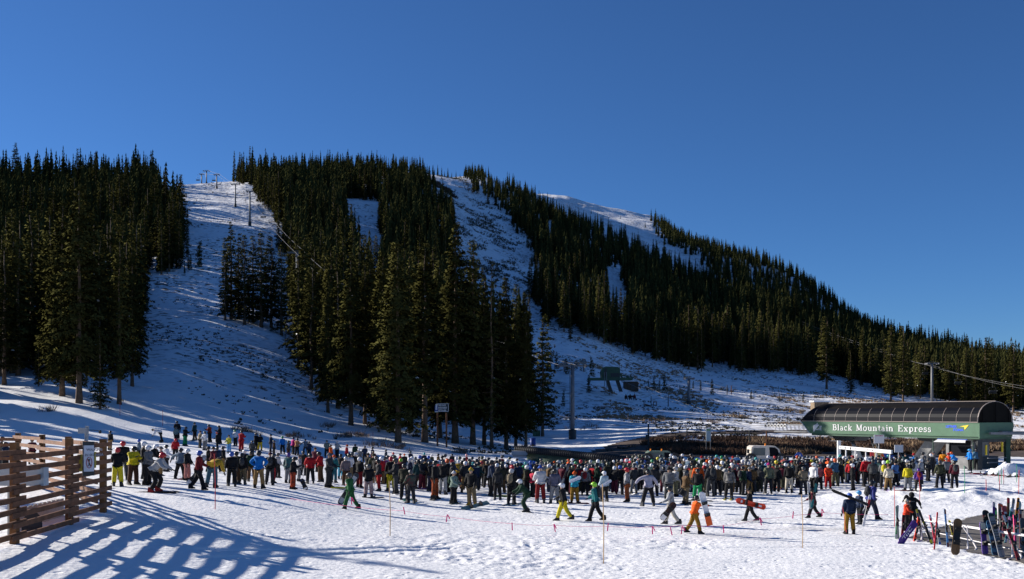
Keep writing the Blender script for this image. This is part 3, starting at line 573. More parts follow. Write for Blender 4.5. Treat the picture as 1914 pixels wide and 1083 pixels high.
# slab-serif glyphs: thick stems, thin joins, serifs; unit = cap height 1
def arc(cx, cy, rx, ry, a0, a1, n=10): return [(cx + rx * math.cos(R(a0 + (a1 - a0) * k / n)), cy + ry * math.sin(R(a0 + (a1 - a0) * k / n))) for k in range(n + 1)]
T_, H_ = .15, .075
def S(x, y0=0.0, y1=1.0, w=T_): return ([(x, y0), (x, y1)], w)
def SF(x0, x1, y, w=H_): return ([(x0, y + (w / 2 if y < .3 else -w / 2)), (x1, y + (w / 2 if y < .3 else -w / 2))], w)
XH = .68
GL = {'B': (.80, [S(.2), ([(.05, .04), (.45, .04)] , H_), ([(.05, .96), (.42, .96)], H_), ([(.2, .53), (.42, .53)], H_), (arc(.42, .745, .21, .215, 90, -90), .13), (arc(.44, .285, .25, .245, 90, -90), .14)]),
 'M': (1.08, [S(.2, w=.09), S(.86), SF(.04, .34, 0), SF(.68, 1.04, 0), SF(.04, .30, 1), SF(.80, 1.04, 1), ([(.22, .98), (.53, .05)], .14), ([(.53, .05), (.84, .98)], .08)]),
 'E': (.82, [S(.2), SF(.05, .72, 0), SF(.05, .70, 1), ([(.2, .52), (.5, .52)], H_), ([(.5, .38), (.5, .66)], .07), ([(.71, .02), (.71, .28)], .08), ([(.69, .98), (.69, .74)], .08)]),
 'l': (.36, [S(.18), SF(.02, .34, 0), SF(.02, .2, 1)]), 'i': (.36, [S(.18, 0, XH), SF(.02, .34, 0), SF(.02, .2, XH), ([(.11, .9), (.25, .9)], .14)]),
 'a': (.64, [([(.44, 0.04), (.44, .48)], .13), (arc(.29, .48, .15, .17, 10, 165), .08), (arc(.27, .19, .17, .17, 60, 330, 14), .10), ([(.44, .05), (.6, .05)], H_), ([(.3, .38), (.44, .38)], .07)]),
 'c': (.58, [(arc(.32, .34, .24, .31, 50, 310, 16), .12), ([(.46, .5), (.46, .60)], .12)]),
 'k': (.70, [S(.18), SF(.02, .34, 0), SF(.02, .2, 1), ([(.2, .24), (.54, .62)], .08), ([(.3, .34), (.56, .04)], .13), SF(.42, .68, 0), ([(.4, .64), (.66, .64)], H_)]),
 'o': (.66, [(arc(.32, .34, .25, .31, 0, 360, 20), .12)]),
 'u': (.74, [S(.17, .14, XH), S(.54, 0, XH), SF(.02, .2, XH), SF(.4, .56, XH), (arc(.355, .2, .185, .16, 180, 360, 8), .1), SF(.54, .70, 0)]),
 'n': (.76, [S(.17, 0, XH), S(.55, 0, .48), SF(.02, .32, 0), SF(.40, .70, 0), SF(.02, .2, XH), (arc(.36, .46, .19, .18, 0, 180, 8), .1)]),
 't': (.44, [S(.19, .12, .88, .12), ([(.02, .64), (.40, .64)], H_), (arc(.29, .14, .10, .11, 180, 340, 6), .09)]),
 'x': (.68, [([(.1, .64), (.54, .04)], .13), ([(.54, .64), (.1, .04)], .07), SF(.01, .26, 0), SF(.40, .65, 0), SF(.01, .26, XH), SF(.40, .65, XH)]),
 'p': (.72, [S(.18, -.28, XH), SF(.02, .2, XH), ([(.02, -.25), (.36, -.25)], H_), (arc(.36, .34, .22, .31, -150, 150, 14), .11)]),
 'r': (.56, [S(.18, 0, XH), SF(.02, .36, 0), SF(.02, .2, XH), (arc(.36, .44, .18, .2, 60, 160, 6), .09), ([(.42, .50), (.42, .62)], .12)]),
 'e': (.62, [(arc(.31, .34, .24, .31, 0, 315, 18), .11), ([(.1, .36), (.54, .36)], .07)]),
 's': (.52, [(arc(.25, .49, .15, .155, 30, 250, 10), .10), (arc(.25, .19, .17, .165, 80, -150, 10), .11), ([(.41, .48), (.41, .64)], .06), ([(.07, .06), (.07, .22)], .06)])}
def slab(b, ch, O, ux, uy, n, h):
    w, strokes = GL[ch]
    for pl, t in strokes:
        for i in range(len(pl) - 1):
            a = Vector((pl[i][0], pl[i][1], 0)); c = Vector((pl[i + 1][0], pl[i + 1][1], 0)); d = (c - a).normalized(); q = Vector((-d.y, d.x, 0)) * t / 2; e = d * .012 if len(pl) > 2 else d * 0
            P = [a - q - e, c - q + e, c + q + e, a + q - e]; off = n * (.0006 * (len(b.f) % 37))
            b.prism([(p.x * h, p.y * h) for p in P], O, ux, uy, n * .02 + off)
    return w * h
# ---------------------------------------------------------------- lift terminal
st = thing('lift_terminal', 'long green chairlift terminal with dark curved roof and white lettering on its side', 'lift terminal', (0, 0, 0))
YR, YL = 88.0, 106.5
RC = Vector((XP(1829, YR), YR, 0)); LC = Vector((XP(1497, YL), YL, 0)); d = (RC - LC).normalized(); LN = (RC - LC).length; nf = Vector((d.y, -d.x, 0))
if nf.y > 0: nf = -nf
bk = -nf; Wd = 4.9; z0, z1 = 2.84, 4.12; UP = Vector((0, 0, 1))
zh = (z1 - z0)
b = MB(); b.prism([(1.3, z0), (LN, z0), (LN, z1), (0, z1)], LC, d, UP, bk * .12); b.build('side_panel', M['green'], st)
b = MB(); b.prism([(1.3, z0), (LN, z0), (LN, z1), (0, z1)], LC + bk * (Wd - .12), d, UP, bk * .12); b.build('side_panel', M['green'], st)
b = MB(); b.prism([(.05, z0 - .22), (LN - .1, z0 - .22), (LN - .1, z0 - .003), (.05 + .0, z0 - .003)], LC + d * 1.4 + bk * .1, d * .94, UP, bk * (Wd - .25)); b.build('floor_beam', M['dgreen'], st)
prof = []   # roof section: across (w), height
for k in range(19):
    a = math.pi * k / 18; w = Wd / 2 - (Wd / 2 + .02) * math.cos(a); prof.append((w, z1 + 1.86 * math.sin(a) ** .82))
def roofpt(s, k):
    w, z = prof[k]; cut = 1.7 * max(0, (z - z1) / 1.86); return LC + d * (max(s, 0) + (cut if s <= 0 else 0)) + bk * w + UP * z
g1, g2 = [], []
def roofstrip(b, s0, s1, k0, k1, lift=0.0, n=1):
    for k in range(k0, k1):
        P = []
        for (s, kk) in ((s0, k), (s1, k), (s1, k + 1), (s0, k + 1)): P.append(roofpt(s, kk))
        c = LC + d * 10 + bk * Wd / 2 + UP * 3.6; out = []
        nn = (P[1] - P[0]).cross(P[3] - P[0]).normalized(); mid = sum(P, Vector()) / 4
        if nn.dot(mid - (LC + d * ((s0 + s1) / 2) + bk * Wd / 2 + UP * 3)) < 0: nn = -nn
        A_ = [p + nn * lift for p in P]; B_ = [p + nn * (lift + .05) for p in P]; b.add(A_ + B_, [(0, 1, 2, 3), (7, 6, 5, 4), (0, 4, 5, 1), (1, 5, 6, 2), (2, 6, 7, 3), (3, 7, 4, 0)])
b = MB(); roofstrip(b, 0, LN, 4, 18); b.build('roof', M['roof'], st)
ribs = [0.0] + [1.9 + k * (LN - 2.4) / 13.2 for k in range(14)]
for i in range(len(ribs)):
    s0 = ribs[i]; s1 = ribs[i + 1] if i + 1 < len(ribs) else LN
    b = MB(); roofstrip(b, s0 if i else 0, s1, 0, 4); b.build('roof_window', M['glass'], st)
for s in ribs[1:] + [LN - .03]:
    b = MB(); r_ = .07 if s > LN - .1 else .028
    for k in range(0, 4 if s < LN - .1 else 18):
        p, q = roofpt(s, k), roofpt(s, k + 1) if k < 18 else roofpt(s, k)
        b.bar(p - UP * 0 + nf * .05 + UP * .04, q + nf * .05 + UP * .04, r_ * 1.2, .04)
    b.build('roof_rib', M['rib'], st)
b = MB(); b.bar(roofpt(1e-3, 9) + UP * .09 + d * 1.7, roofpt(LN, 9) + UP * .09, .12, .05); b.build('ridge_cap', M['rib'], st)
b = MB(); b.bar(LC + d * .2 + UP * (z1 + .03) + nf * .04, RC + UP * (z1 + .03) + nf * .04, .08, .07); b.build('eave_trim', M['rib'], st)
b = MB(); b.bar(LC + d * .0 + UP * z1 + nf * .02, LC + d * 1.3 + UP * z0 + nf * .02, .05, .14, nf); b.build('edge_trim', M['white'], st)
b = MB(); b.prism([(w, z) for w, z in prof[1:]] + [(Wd, z1)] + [(0, z1)], RC - d * .10, bk, UP, d * .06); b.build('gable', mat('gable_tint', (.007, .006, .005), .7, .2, 1.5, spec=.05), st)
for k in (4, 9, 14):
    b = MB(); b.bar(RC + d * .03 + bk * prof[k][0] + UP * z1, RC + d * .03 + bk * prof[k][0] + UP * (prof[k][1] - .05), .05, .05, nf); b.build('gable_post', M['roof'], st)
b = MB(); b.prism([(0.0, z0 - .1), (Wd * .96, z0 + .05), (Wd + .05, z1 - .25), (Wd, z1 - .003), (0, z1 - .003)], RC + d * .0, bk, UP, d * .10); b.build('end_panel', M['green'], st)
b = MB(); b.prism([(Wd * .55, z0 + .25), (Wd + 1.5, z0 + .12), (Wd + 1.5, z0 + .42), (Wd * .55, z0 + .50)], RC + d * .15, bk, UP, d * .35); b.build('end_rail', M['steel'], st)
b = MB(); b.bar(RC + bk * .9 + d * .5 + UP * (z0 + .32), RC + bk * (Wd + 2.6) + d * 1.0 + UP * (z0 + .22), .2, .22); b.build('end_rail', M['steel'], st)
# supports
c1 = LC + d * 14.6 + bk * 1.6
b = MB(); b.prism([(-.1, z0 - .4), (1.35, z0 - .3), (-1.0, -.3), (-2.3, -.3)], c1, d, UP, bk * 1.5); b.build('leaning_support', M['concrete'], st)
b = MB(); b.prism([(-.9, z0 - .22), (2.9, z0 - .22), (1.6, z0 - .66), (-.6, z0 - .5)], c1 - bk * .3, d, UP, bk * 2.2); b.build('support_head', M['dark'], st)
c2 = LC + d * 4.6 + bk * 1.4
b = MB(); b.prism([(-1.8, z0 - .22), (1.9, z0 - .22), (1.1, z0 - .75), (-1.1, z0 - .62)], c2, d, UP, bk * 2.2); b.build('support_head', M['dark'], st)
b = MB(); b.tube([tuple(c2 + d * .35 + bk * .9 + UP * (z0 - .7)), tuple(c2 + d * .8 + bk * .9 + UP * 1.2), tuple(c2 + d * 1.1 + bk * .9 - UP * .3)], [.30, .42, .62], 14); b.build('column', mat('pale_concrete', (.42, .42, .42), .7, .1, 2), st, True)
c3 = LC + d * 8.2 + bk * 1.2
b = MB(); b.bar(c3 + UP * (z0 - .2), c3 + d * 1.3 + UP * 0 - UP * .2, .14, .1); b.bar(c3 + d * .45 + UP * (z0 - .2), c3 + d * 1.8 - UP * .2, .14, .1)
for k in range(6): b.bar(c3 + d * (.15 + .22 * k) + UP * (z0 - .5 - .48 * k), c3 + d * (.55 + .22 * k) + UP * (z0 - .5 - .48 * k), .05, .1)
b.build('ladder', M['dark'], st)
hut = LC + d * (LN - 4.0) + bk * .9      # operator hut under the right end
b = MB(); b.prism([(0, -.3), (2.9, -.3), (2.9, 1.0), (0, 1.0)], hut, d, UP, bk * 2.2); b.prism([(0, 2.45), (2.9, 2.45), (2.9, z0 - .25), (0, z0 - .25)], hut, d, UP, bk * 2.2); b.prism([(0, 1.0), (.3, 1.0), (.3, 2.45), (0, 2.45)], hut, d, UP, bk * 2.2); b.prism([(2.6, 1.0), (2.9, 1.0), (2.9, 2.45), (2.6, 2.45)], hut, d, UP, bk * 2.2)
b.build('operator_hut', M['concrete'], st); b = MB(); b.prism([(.3, 1.0), (2.6, 1.0), (2.6, 2.45), (.3, 2.45)], hut + bk * .12, d, UP, bk * 1.9); b.build('hut_window', M['glass'], st)
b = MB(); b.prism([(0, 0), (3.3, 0), (3.1, .42), (.15, .42)], hut + d * -.35 + UP * (z0 - .55) + nf * 1.3, d, (UP * .5 + bk * .86), UP * .03); aw = b.build('awning', M['white'], st)
b = MB(); b.prism([(0, 0), (3.1, 0), (3.1, .10), (0, .10)], hut + d * -.22 + UP * (z0 - .33) + nf * .93, d, UP, bk * .03); b.build('awning_stripe', M['blue'], st)
b = MB(); b.tube([tuple(hut + d * 3.4 + nf * .8 - UP * .2), tuple(hut + d * 3.4 + nf * .8 + UP * 2.2), tuple(hut + d * 3.2 + nf * .7 + UP * 2.6)], .045, 8); b.tube([tuple(hut - d * 1.0 + nf * .5 - UP * .2), tuple(hut - d * 1.0 + nf * .5 + UP * 2.6)], .045, 8); b.build('awning_post', M['dgreen'], st)
for w in (.55, Wd - .25):
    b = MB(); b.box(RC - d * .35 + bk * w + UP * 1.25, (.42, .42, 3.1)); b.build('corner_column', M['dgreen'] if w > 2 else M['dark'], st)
b = MB(); b.prism([(.9, -.3), (Wd - .6, -.3), (Wd - .6, 1.0), (.9, 1.0)], RC - d * 1.6, bk, UP, d * .6); b.build('drive_housing', M['dark'], st)
b = MB(); b.prism([(.9, z0 - .5), (Wd - .3, z0 - .5), (Wd - .3, z0 - .2), (.9, z0 - .2)], RC - d * 1.2, bk, UP, d * .9); b.build('underbeam', M['dark'], st)
b = MB(); b.tube([tuple(RC + bk * 1.3 + UP * .9), tuple(RC + bk * 4.0 + UP * .9)], .05, 8); b.tube([tuple(RC + bk * 1.3 + UP * .5), tuple(RC + bk * 4.0 + UP * .5)], .05, 8); b.build('hand_rail', M['steel'], st)
for w in (1.0, 3.3): b = MB(); b.box(RC + d * .05 + bk * w + UP * (1.55 + .1 * w), (.14, .14, .9)); b.build('yellow_marker', M['yellow'], st)
# the lettering on the side panel
SG = LC + nf * .004
def at_s(px):
    """distance along the facade whose point shows in column px"""
    k = (px - CX) / F; return (LC.x - k * LC.y) / (k * d.y - d.x)
s_a, s_b = at_s(1556), at_s(1742); words = 'Black Mountain Express'; hh = .62
adv = sum((GL[c][0] + .06) if c != ' ' else .55 for c in words); kx = (s_b - s_a) / (adv * hh); b = MB(); s_ = s_a
for ch in words:
    if ch == ' ': s_ += .55 * hh * kx; continue
    slab(b, ch, SG + d * s_ + UP * (z0 + .36), d * kx, UP, nf, hh); s_ += (GL[ch][0] + .06) * hh * kx
b.build('lettering', M['white'], st)
b = MB(); s_ = at_s(1520); w_ = at_s(1537) - s_
def em(poly): b.prism([(p[0] * w_, p[1]) for p in poly], SG + d * s_ + UP * (z0 + .14), d, UP, nf * .02)
em([(0.02, .10), (0, .60), (.12, .80), (.18, .68), (.26, .86), (.32, .72), (.46, 1.0), (.50, .80), (.68, .78), (.30, .30), (.10, .02)]); em([(.34, .22), (.66, .22), (.66, .30), (.34, .30)]); em([(.52, .36), (.60, .36), (.60, .44), (.52, .44)]); em([(.72, .2), (.80, .2), (.80, .66), (.72, .66)]); em([(.80, .58), (.98, .58), (.94, .66), (.80, .66)]); em([(.80, .38), (1.0, .42), (.92, .48), (.80, .48)]); em([(.80, .2), (.98, .2), (.90, .27), (.80, .27)])
b.build('emblem', M['white'], st)
s_ = at_s(1768); w_ = at_s(1811) - s_; lb = mat('logo_blue', (.03, .10, .62), .5)
text('LEITNER', .30, SG + d * s_ + UP * (z0 + .80), d, UP, lb, st, 'maker_lettering', bold=.012, sx=(w_ * .56) / 1.32)
text('POMA', .30, SG + d * (s_ + w_ * .33) + UP * (z0 + .50), d, UP, lb, st, 'maker_lettering', bold=.012, sx=(w_ * .46) / .88)
b = MB(); b.prism([(w_ * .60, .92), (w_, 1.06), (w_ * .83, .62), (w_ * .80, .88)], SG + d * s_ + UP * z0, d, UP, nf * .02); b.build('arrow_mark', M['yellow'], st)
# sheave train entering at the terminal's left end
sv = MB(); q0 = LC + d * -4.6 + bk * .6 + UP * 3.7; q1 = LC + d * .8 + bk * .6 + UP * 3.7
for dz in (0, -.75):
    for off in (0, 1.1): sv.bar(q0 + UP * dz + bk * off, q1 + UP * dz + bk * off, .1, .14)
for k in range(9): sv.bar(q0 + d * (k * .62) + UP * 0, q0 + d * (k * .62 + .3) - UP * .75, .04); sv.bar(q0 + d * (k * .62) + bk * 1.1, q0 + d * (k * .62 + .3) + bk * 1.1 - UP * .75, .04)
for k in range(6): sv.bar(q0 + d * k + UP * .0, q0 + d * k + UP * .35, .04); 
sv.bar(q0 + UP * .35, q1 + UP * .35, .04); sv.build('entry_frame', M['steel'], st)
for k in range(7):
    c = q0 + d * (-1.2 + .5 * k) + UP * (-.1) + nf * .05; b = MB(); b.tube([tuple(c), tuple(c + nf * .12)], .22, 14); w = b.build('sheave', M['white'], st); b = MB(); b.tube([tuple(c + nf * .12), tuple(c + nf * .15)], .12, 12); b.build('sheave_hub', M['dark'], w)

# ---------------------------------------------------------------- lifts: towers, ropes, chairs
def tower(px, row, top, Y, label, kind='single', arm=None, group=None):
    x = XP(px, Y); z = gz(x, Y); H = ZP(top, Y) - z; o = thing('lift_tower', label, 'lift tower', (x, Y, z), 0, group); r = max(.36, H * .03)
    MB().tube([(0, 0, -.5), (0, 0, H * .5), (0, 0, H)], [r, r * .9, r * .8], 12).build('mast', M['steel'], o, True)
    MB().tube([(0, 0, -.6), (0, 0, min(1.6, H * .13))], r * 1.6, 12).build('footing', M['dark'], o)
    a = arm or H * .17; b = MB(); b.box((0, 0, H), (a * 2, .3, .28)); b.box((0, 0, H + .5), (a * 1.1, .12, .12)); b.bar((-a * .5, 0, H + .1), (-a * .5, 0, H + .55), .1); b.bar((a * .5, 0, H + .1), (a * .5, 0, H + .55), .1)
    if H > 9: b.bar((-a, 0, H + .2), (-a * .5, 0, H + .5), .08); b.bar((a, 0, H + .2), (a * .5, 0, H + .5), .08)
    b.build('crossarm', M['steel'], o)
    for s in (-1, 1):
        b = MB(); b.box((s * a, 0, H - .15), (.14, 2.4, .2))
        for k in range(5): b.tube([(s * a - .12, -1.0 + .5 * k, H + .02), (s * a + .12, -1.0 + .5 * k, H + .02)], .2, 10)
        b.build('sheave_train', M['steel'], o)
    if Y < 320:
        b = MB(); q = r + .06
        for s in (-.16, .16): b.bar((-q, s, .3), (-q, s, H - .2), .04)
        for k in range(int(H / .4)): b.bar((-q, -.16, .4 + .4 * k), (-q, .16, .4 + .4 * k), .03)
        b.build('ladder', M['dark'], o)
    return o, a, H
tower(1070, 808, 684, 150, 'large grey steel lift tower right of the grove with wide crossarms', arm=2.0)
tower(1288, 768, 708, 232, 'single grey steel lift tower on the open slope right of the green drive station', arm=1.0)
tower(1742, 738, 680, 330, 'white topped lift tower before the dark forest above the terminal', arm=1.9)
tower(467, 418, 358, 400, 'dark lift tower standing lowest on the upper open run', arm=1.2)
tower(440, 376, 345, 450, 'lift tower on the run halfway to the crest')
tower(405, 352, 327, 520, 'rightmost of the three lift towers on the crest')
tower(386, 350, 320, 552, 'tallest of the three lift towers on the crest', arm=1.6)
tower(377, 352, 326, 548, 'leftmost of the three lift towers on the crest')
tower(556, 520, 473, 262, 'lift tower mostly hidden behind dark spruces under the cable', arm=2.4)
for px, n_ in ((1055, 'left'), (1091, 'right')):
    c = GP(px, 696); k = c.y / F; H = 24 * k; o = thing('parking_frame', 'pale steel frame uphill, %s behind the big tower head' % n_, 'steel frame', c)
    MB().box((0, 0, H / 2 - .2), (.5, .5, H + .4)).build('post', M['steel'], o); b = MB(); b.box((0, 0, H * .8), (9 * k, .3, .35)); b.box((0, 0, H * .45), (7 * k, .25, .25)); b.bar((-4 * k, 0, H * .8), (-2 * k, 0, H), .2); b.bar((4 * k, 0, H * .8), (2 * k, 0, H), .2); b.build('crossarm', M['steel'], o)
def rope(pts, label, m='cable', r=.03, sag=.012, name='lift_cable'):
    P = [Vector((XP(px, Y), Y, ZP(row, Y))) for px, row, Y in pts]; out = []
    for a, c in zip(P[:-1], P[1:]):
        L = (c - a).length
        for k in range(12): t = k / 12; out.append(a.lerp(c, t) - Vector((0, 0, 4 * sag * L * t * (1 - t))))
    out.append(P[-1]); rr = [max(r, .0001 * p.y) for p in out]; return tag(MB().tube(out, rr, 5).build(name, M[m], None), label, 'cable')
rope([(377, 324, 548), (405, 326, 520), (437, 345, 450), (463, 357, 400), (550, 470, 262), (640, 545, 215), (980, 658, 165), (1058, 686, 150)], 'left haul rope of the lift climbing the open run')
rope([(389, 318, 552), (410, 325, 520), (444, 343, 450), (472, 356, 400), (566, 468, 262), (655, 540, 215), (990, 655, 165), (1083, 684, 150)], 'right haul rope of the lift climbing the open run')
rope([(1165, 698, 222), (1230, 733, 205), (1320, 767, 180), (1452, 792, 118)], 'upper haul rope from the green drive station down to the terminal', r=.035)
rope([(1150, 704, 224), (1225, 738, 208), (1318, 770, 184), (1452, 796, 119)], 'lower haul rope from the green drive station down to the terminal', r=.035)
rope([(1500, 602, 520), (1650, 655, 420), (1734, 683, 330), (1914, 722, 230), (2100, 760, 180)], 'upper bright rope of the right hand lift before the forest', 'cablel', r=.02, sag=.006)
rope([(1500, 606, 520), (1650, 659, 420), (1750, 685, 330), (1914, 727, 228), (2100, 766, 178)], 'lower bright rope of the right hand lift before the forest', 'cablel', r=.02, sag=.006)
def chair(px, row, Y, label, seats=4, L=3.6, drop=None, rz=0, group=None):
    """hanging chair; row = rope height"""
    p = Vector((XP(px, Y), Y, ZP(row, Y))); L = drop or L; o = thing('lift_chair', label, 'lift chair', p, rz, group); w = .5 * seats / 2
    b = MB(); b.tube([(0, 0, 0), (0, 0, -L * .35), (0, -.1, -L * .55)], .04, 6); b.box((0, 0, .0), (.2, .5, .16)); b.build('hanger', M['dark'], o)
    b = MB(); b.tube([(-w, -.5, -L), (-w, .05, -L), (-w, .1, -L * .62), (-w * .8, -.1, -L * .55), (w * .8, -.1, -L * .55), (w, .1, -L * .62), (w, .05, -L), (w, -.5, -L)], .035, 6); b.build('frame', M['dark'], o)
    MB().box((0, -.22, -L), (w * 2, .5, .09)).build('seat', M['black'], o); MB().box((0, .06, -L + .4), (w * 2, .07, .42)).build('backrest', M['black'], o)
    MB().tube([(-w, .0, -L * .85), (-w, -.75, -L * .78), (w, -.75, -L * .78), (w, .0, -L * .85)], .022, 6).build('safety_bar', M['steel'], o); return o
chair(1322, 767, 182, 'empty dark four seat chair hanging above the road', 4, drop=3.8)
chair(1180, 718, 212, 'chair with three riders hanging below the green drive station', 3, drop=3.1)
for px, row, Y, lab in [(1790, 698, 300, 'empty chair hanging just right of the white topped tower'), (1855, 712, 260, 'empty chair hanging farthest right before the forest'), (1729, 682, 335, 'empty chair hanging just left of the white topped tower'), (400, 327, 530, 'chair hanging between the crest towers'), (370, 327, 556, 'chair hanging left of the crest towers'), (492, 391, 370, 'chair with red riders above the upper run'), (518, 425, 330, 'chair hanging by the forest edge above the clump')]:
    chair(px, row, Y, lab, 4, drop=3.3)
# green drive station up the slope
Y = 224; x = XP(1140, Y); z = gz(x, Y); o = thing('drive_station', 'small green lift drive station on slanted legs up the slope', 'lift station', (x, Y, z)); zc = ZP(707, Y) - z; k = Y / F * .88
b = MB(); b.prism([(-19, 0), (20, 0), (20, 20), (15, 23), (-10, 24), (-17, 21), (-20, 12)], (0, -1.6, zc), (k, 0, 0), (0, 0, k), (0, 3.2, 0)); b.build('cabin', M['dgreen'], o)
b = MB(); b.prism([(-1, 12), (20, 12), (20, 20), (15, 23), (1, 23)], (0, -1.66, zc), (k, 0, 0), (0, 0, k), (0, .05, 0)); b.build('cabin_roof', M['dgreen'], o)
b = MB(); b.prism([(0, 2), (19, 2), (19, 10), (0, 10)], (0, -1.66, zc), (k, 0, 0), (0, 0, k), (0, .05, 0)); b.prism([(-13, 3), (-8, 3), (-8, 20), (-13, 20)], (0, -1.66, zc), (k, 0, 0), (0, 0, k), (0, .05, 0)); b.build('opening', M['dark'], o)
b = MB(); b.prism([(-46, -5), (45, -5), (50, 2), (20, 0), (-46, 0)], (0, -1.9, zc), (k, 0, 0), (0, 0, k), (0, 3.8, 0)); b.build('beam', M['dgreen'], o)
for s in (-9, 12):
    b = MB(); b.prism([(s, -5), (s + 7, -5), (s + 15, -29), (s + 8, -29)], (0, -.5, zc), (k, 0, 0), (0, 0, k), (0, 1.0, 0)); b.build('leg', M['dark'], o)
b = MB(); 
for s in (-13.5, -9): b.bar((s * k, -1.75, zc + 12 * k), ((s + 1) * k, -2.2, .1), .14)
b.build('ladder', M['steel'], o)
b = MB(); b.bar((26 * k, 0, zc), (22 * k, 0, zc + 9 * k), .35); b.bar((36 * k, 0, zc), (38 * k, 0, zc + 6 * k), .35); b.bar((22 * k, 0, zc + 6 * k), (40 * k, 0, zc + 3 * k), .25); b.build('tail_frame', M['dgreen'], o)
c = GP(1179, 730); o = thing('lift_shack', 'dark brown lift shack under the right wing of the drive station', 'shack', c)
kk = c.y / F; w, h = 26 * kk, 18 * kk; MB().box((0, 0, h / 2 - .3), (w, 3, h)).build('wall', mat('dark_board', (.06, .042, .03), .8, .4, 3), o); MB().box((0, 0, h - .15), (w * 1.1, 3.4, .22)).build('roof', M['cap'], o); MB().box((w * .1, -1.53, h * .35), (.9, .06, h * .7)).build('door', M['dark'], o)
c = GP(1216, 760); kk = c.y / F; o = thing('loading_ramp', 'small wooden ramp frame on the snow below the shack', 'ramp', c); MB().box((-6 * kk, 0, 2.5 * kk), (14 * kk, 2, .12), Euler((0, R(18), 0)).to_matrix()).build('deck', M['wood'], o)
b = MB(); b.bar((4 * kk, -.9, 0), (4 * kk, -.9, 8 * kk), .16); b.bar((10 * kk, -.9, 0), (10 * kk, -.9, 8 * kk), .16); b.bar((3.5 * kk, -.9, 8 * kk), (10.5 * kk, -.9, 8 * kk), .16); b.build('frame', M['wood'], o)
Y = 150.0; x = XP(1532, Y); o = thing('stone_shed', 'small flat roofed stone shed behind the terminal left end', 'shed', (x, Y, ZP(768, Y))); MB().box((0, 0, .2), (2.2, 2, 2.2)).build('wall', mat('shed_stone', (.2, .15, .1), .9, .3, 3), o); MB().box((0, 0, 1.4), (2.5, 2.3, .2)).build('roof', M['cap'], o)
# ---------------------------------------------------------------- posts and poles
def post(px, row, top, w, label, m='bark', name='post', cat='post', lean=0.0, parts=None):
    c = GP(px, row); k = c.y / F; H = (row - top) * k; o = thing(name, label, cat, c); n = 'shaft'
    MB().tube([(0, 0, -.4), (lean * k * .5, 0, H * .5), (lean * k, 0, H)], [w * k / 2 * 1.1, w * k / 2, w * k / 2 * .9], 8).build(n, M[m], o)
    if parts: parts(o, H, k)
    return o
for px, row, top, w, lab, m in [(1212, 838, 793, 3, 'dark wooden post with a red box beside the muddy road bend', 'dark'), (1284, 822, 805, 2.2, 'short dark post at the road edge left of the white notice', 'dark'), (1401, 836, 806, 2.8, 'dark post standing in the willow brush', 'dark'), (1433, 833, 806, 2.8, 'olive wooden post in the brush just left of the terminal', 'wood'),
 (1217, 760, 741, 1.6, 'thin fence post beside the wooden ramp', 'dark'), (1249, 761, 740, 1.8, 'thin fence post right of the wooden ramp', 'dark'), (1359, 738, 720, 1.8, 'left one of two posts on the upper slope', 'dark'), (1367, 738, 722, 1.6, 'right one of two posts on the upper slope', 'wood'), (1457, 751, 736, 1.5, 'thin post alone on the right slope', 'dark'), (533, 646, 625, 1.8, 'dark post at the left tip of the grove', 'dark'), (551, 668, 650, 1.8, 'second dark post at the left tip of the grove', 'dark')]:
    post(px, row, top, w, lab, m, parts=(lambda o, H, k: MB().box((-3 * k, -.1, H * .45), (4.5 * k, .25, 9 * k)).build('red_box', M['dark'], o)) if px == 1212 else None)
c = GP(1323, 868); Yn = 112.0; x = XP(1324, Yn); z = gz(x, Yn); k = Yn / F; o = thing('notice_board', 'white notice sheet on thin posts in front of the empty chair', 'notice', (x, Yn, z))
b = MB(); zt = ZP(800, Yn) - z; b.bar((-4 * k, 0, -.3), (-4 * k, 0, zt), .06); b.bar((4 * k, 0, -.3), (4 * k, 0, zt), .06); b.build('frame_post', M['steel'], o); MB().box((0, -.06, ZP(813, Yn) - z), (9 * k, .05, 24 * k)).build('board', mat('pale_board', (.55, .62, .60), .5), o); MB().box((0, -.095, ZP(804, Yn) - z), (7 * k, .02, 3 * k)).build('header', mat('board_green', (.25, .42, .2), .6), o)
# lettered sign before the grove
Y = 121.5; x = XP(824, Y); z = gz(x, Y); k = Y / F; o = thing('lettered_sign', 'dark sign with white lettering on two wooden posts at the grove', 'sign', (x, Y, z))
for s in (-6.5, 10.5): MB().tube([(s * k, .12, -.3), (s * k, .12, ZP(772, Y) - z)], .11, 8).build('post', M['wood'], o)
zt, zb = ZP(754.5, Y) - z, ZP(770, Y) - z; b = MB(); b.box((4 * k, 0, (zt + zb) / 2), (21 * k, .08, zt - zb)); b.build('panel', mat('sign_navy', (.02, .035, .05), .5), o)
b = MB(); w2 = 10.2 * k; b.bar((4 * k - w2, -.06, zt - .03), (4 * k + w2, -.06, zt - .03), .05); b.bar((4 * k - w2, -.06, zb + .03), (4 * k + w2, -.06, zb + .03), .05); b.bar((4 * k - w2, -.06, zb), (4 * k - w2, -.06, zt), .05); b.bar((4 * k + w2, -.06, zb), (4 * k + w2, -.06, zt), .05); b.build('panel_border', M['white'], o)
for i, t in enumerate(('TREE PLACE', 'ENVIRONMENT', 'MEETING AREA')): text(t, .30, (4 * k - w2 * .86, -.07, zt - .33 - .31 * i), (1, 0, 0), (0, 0, 1), M['white'], o, 'lettering', sx=w2 * 1.72 / (.205 * len(t)), bold=.01)
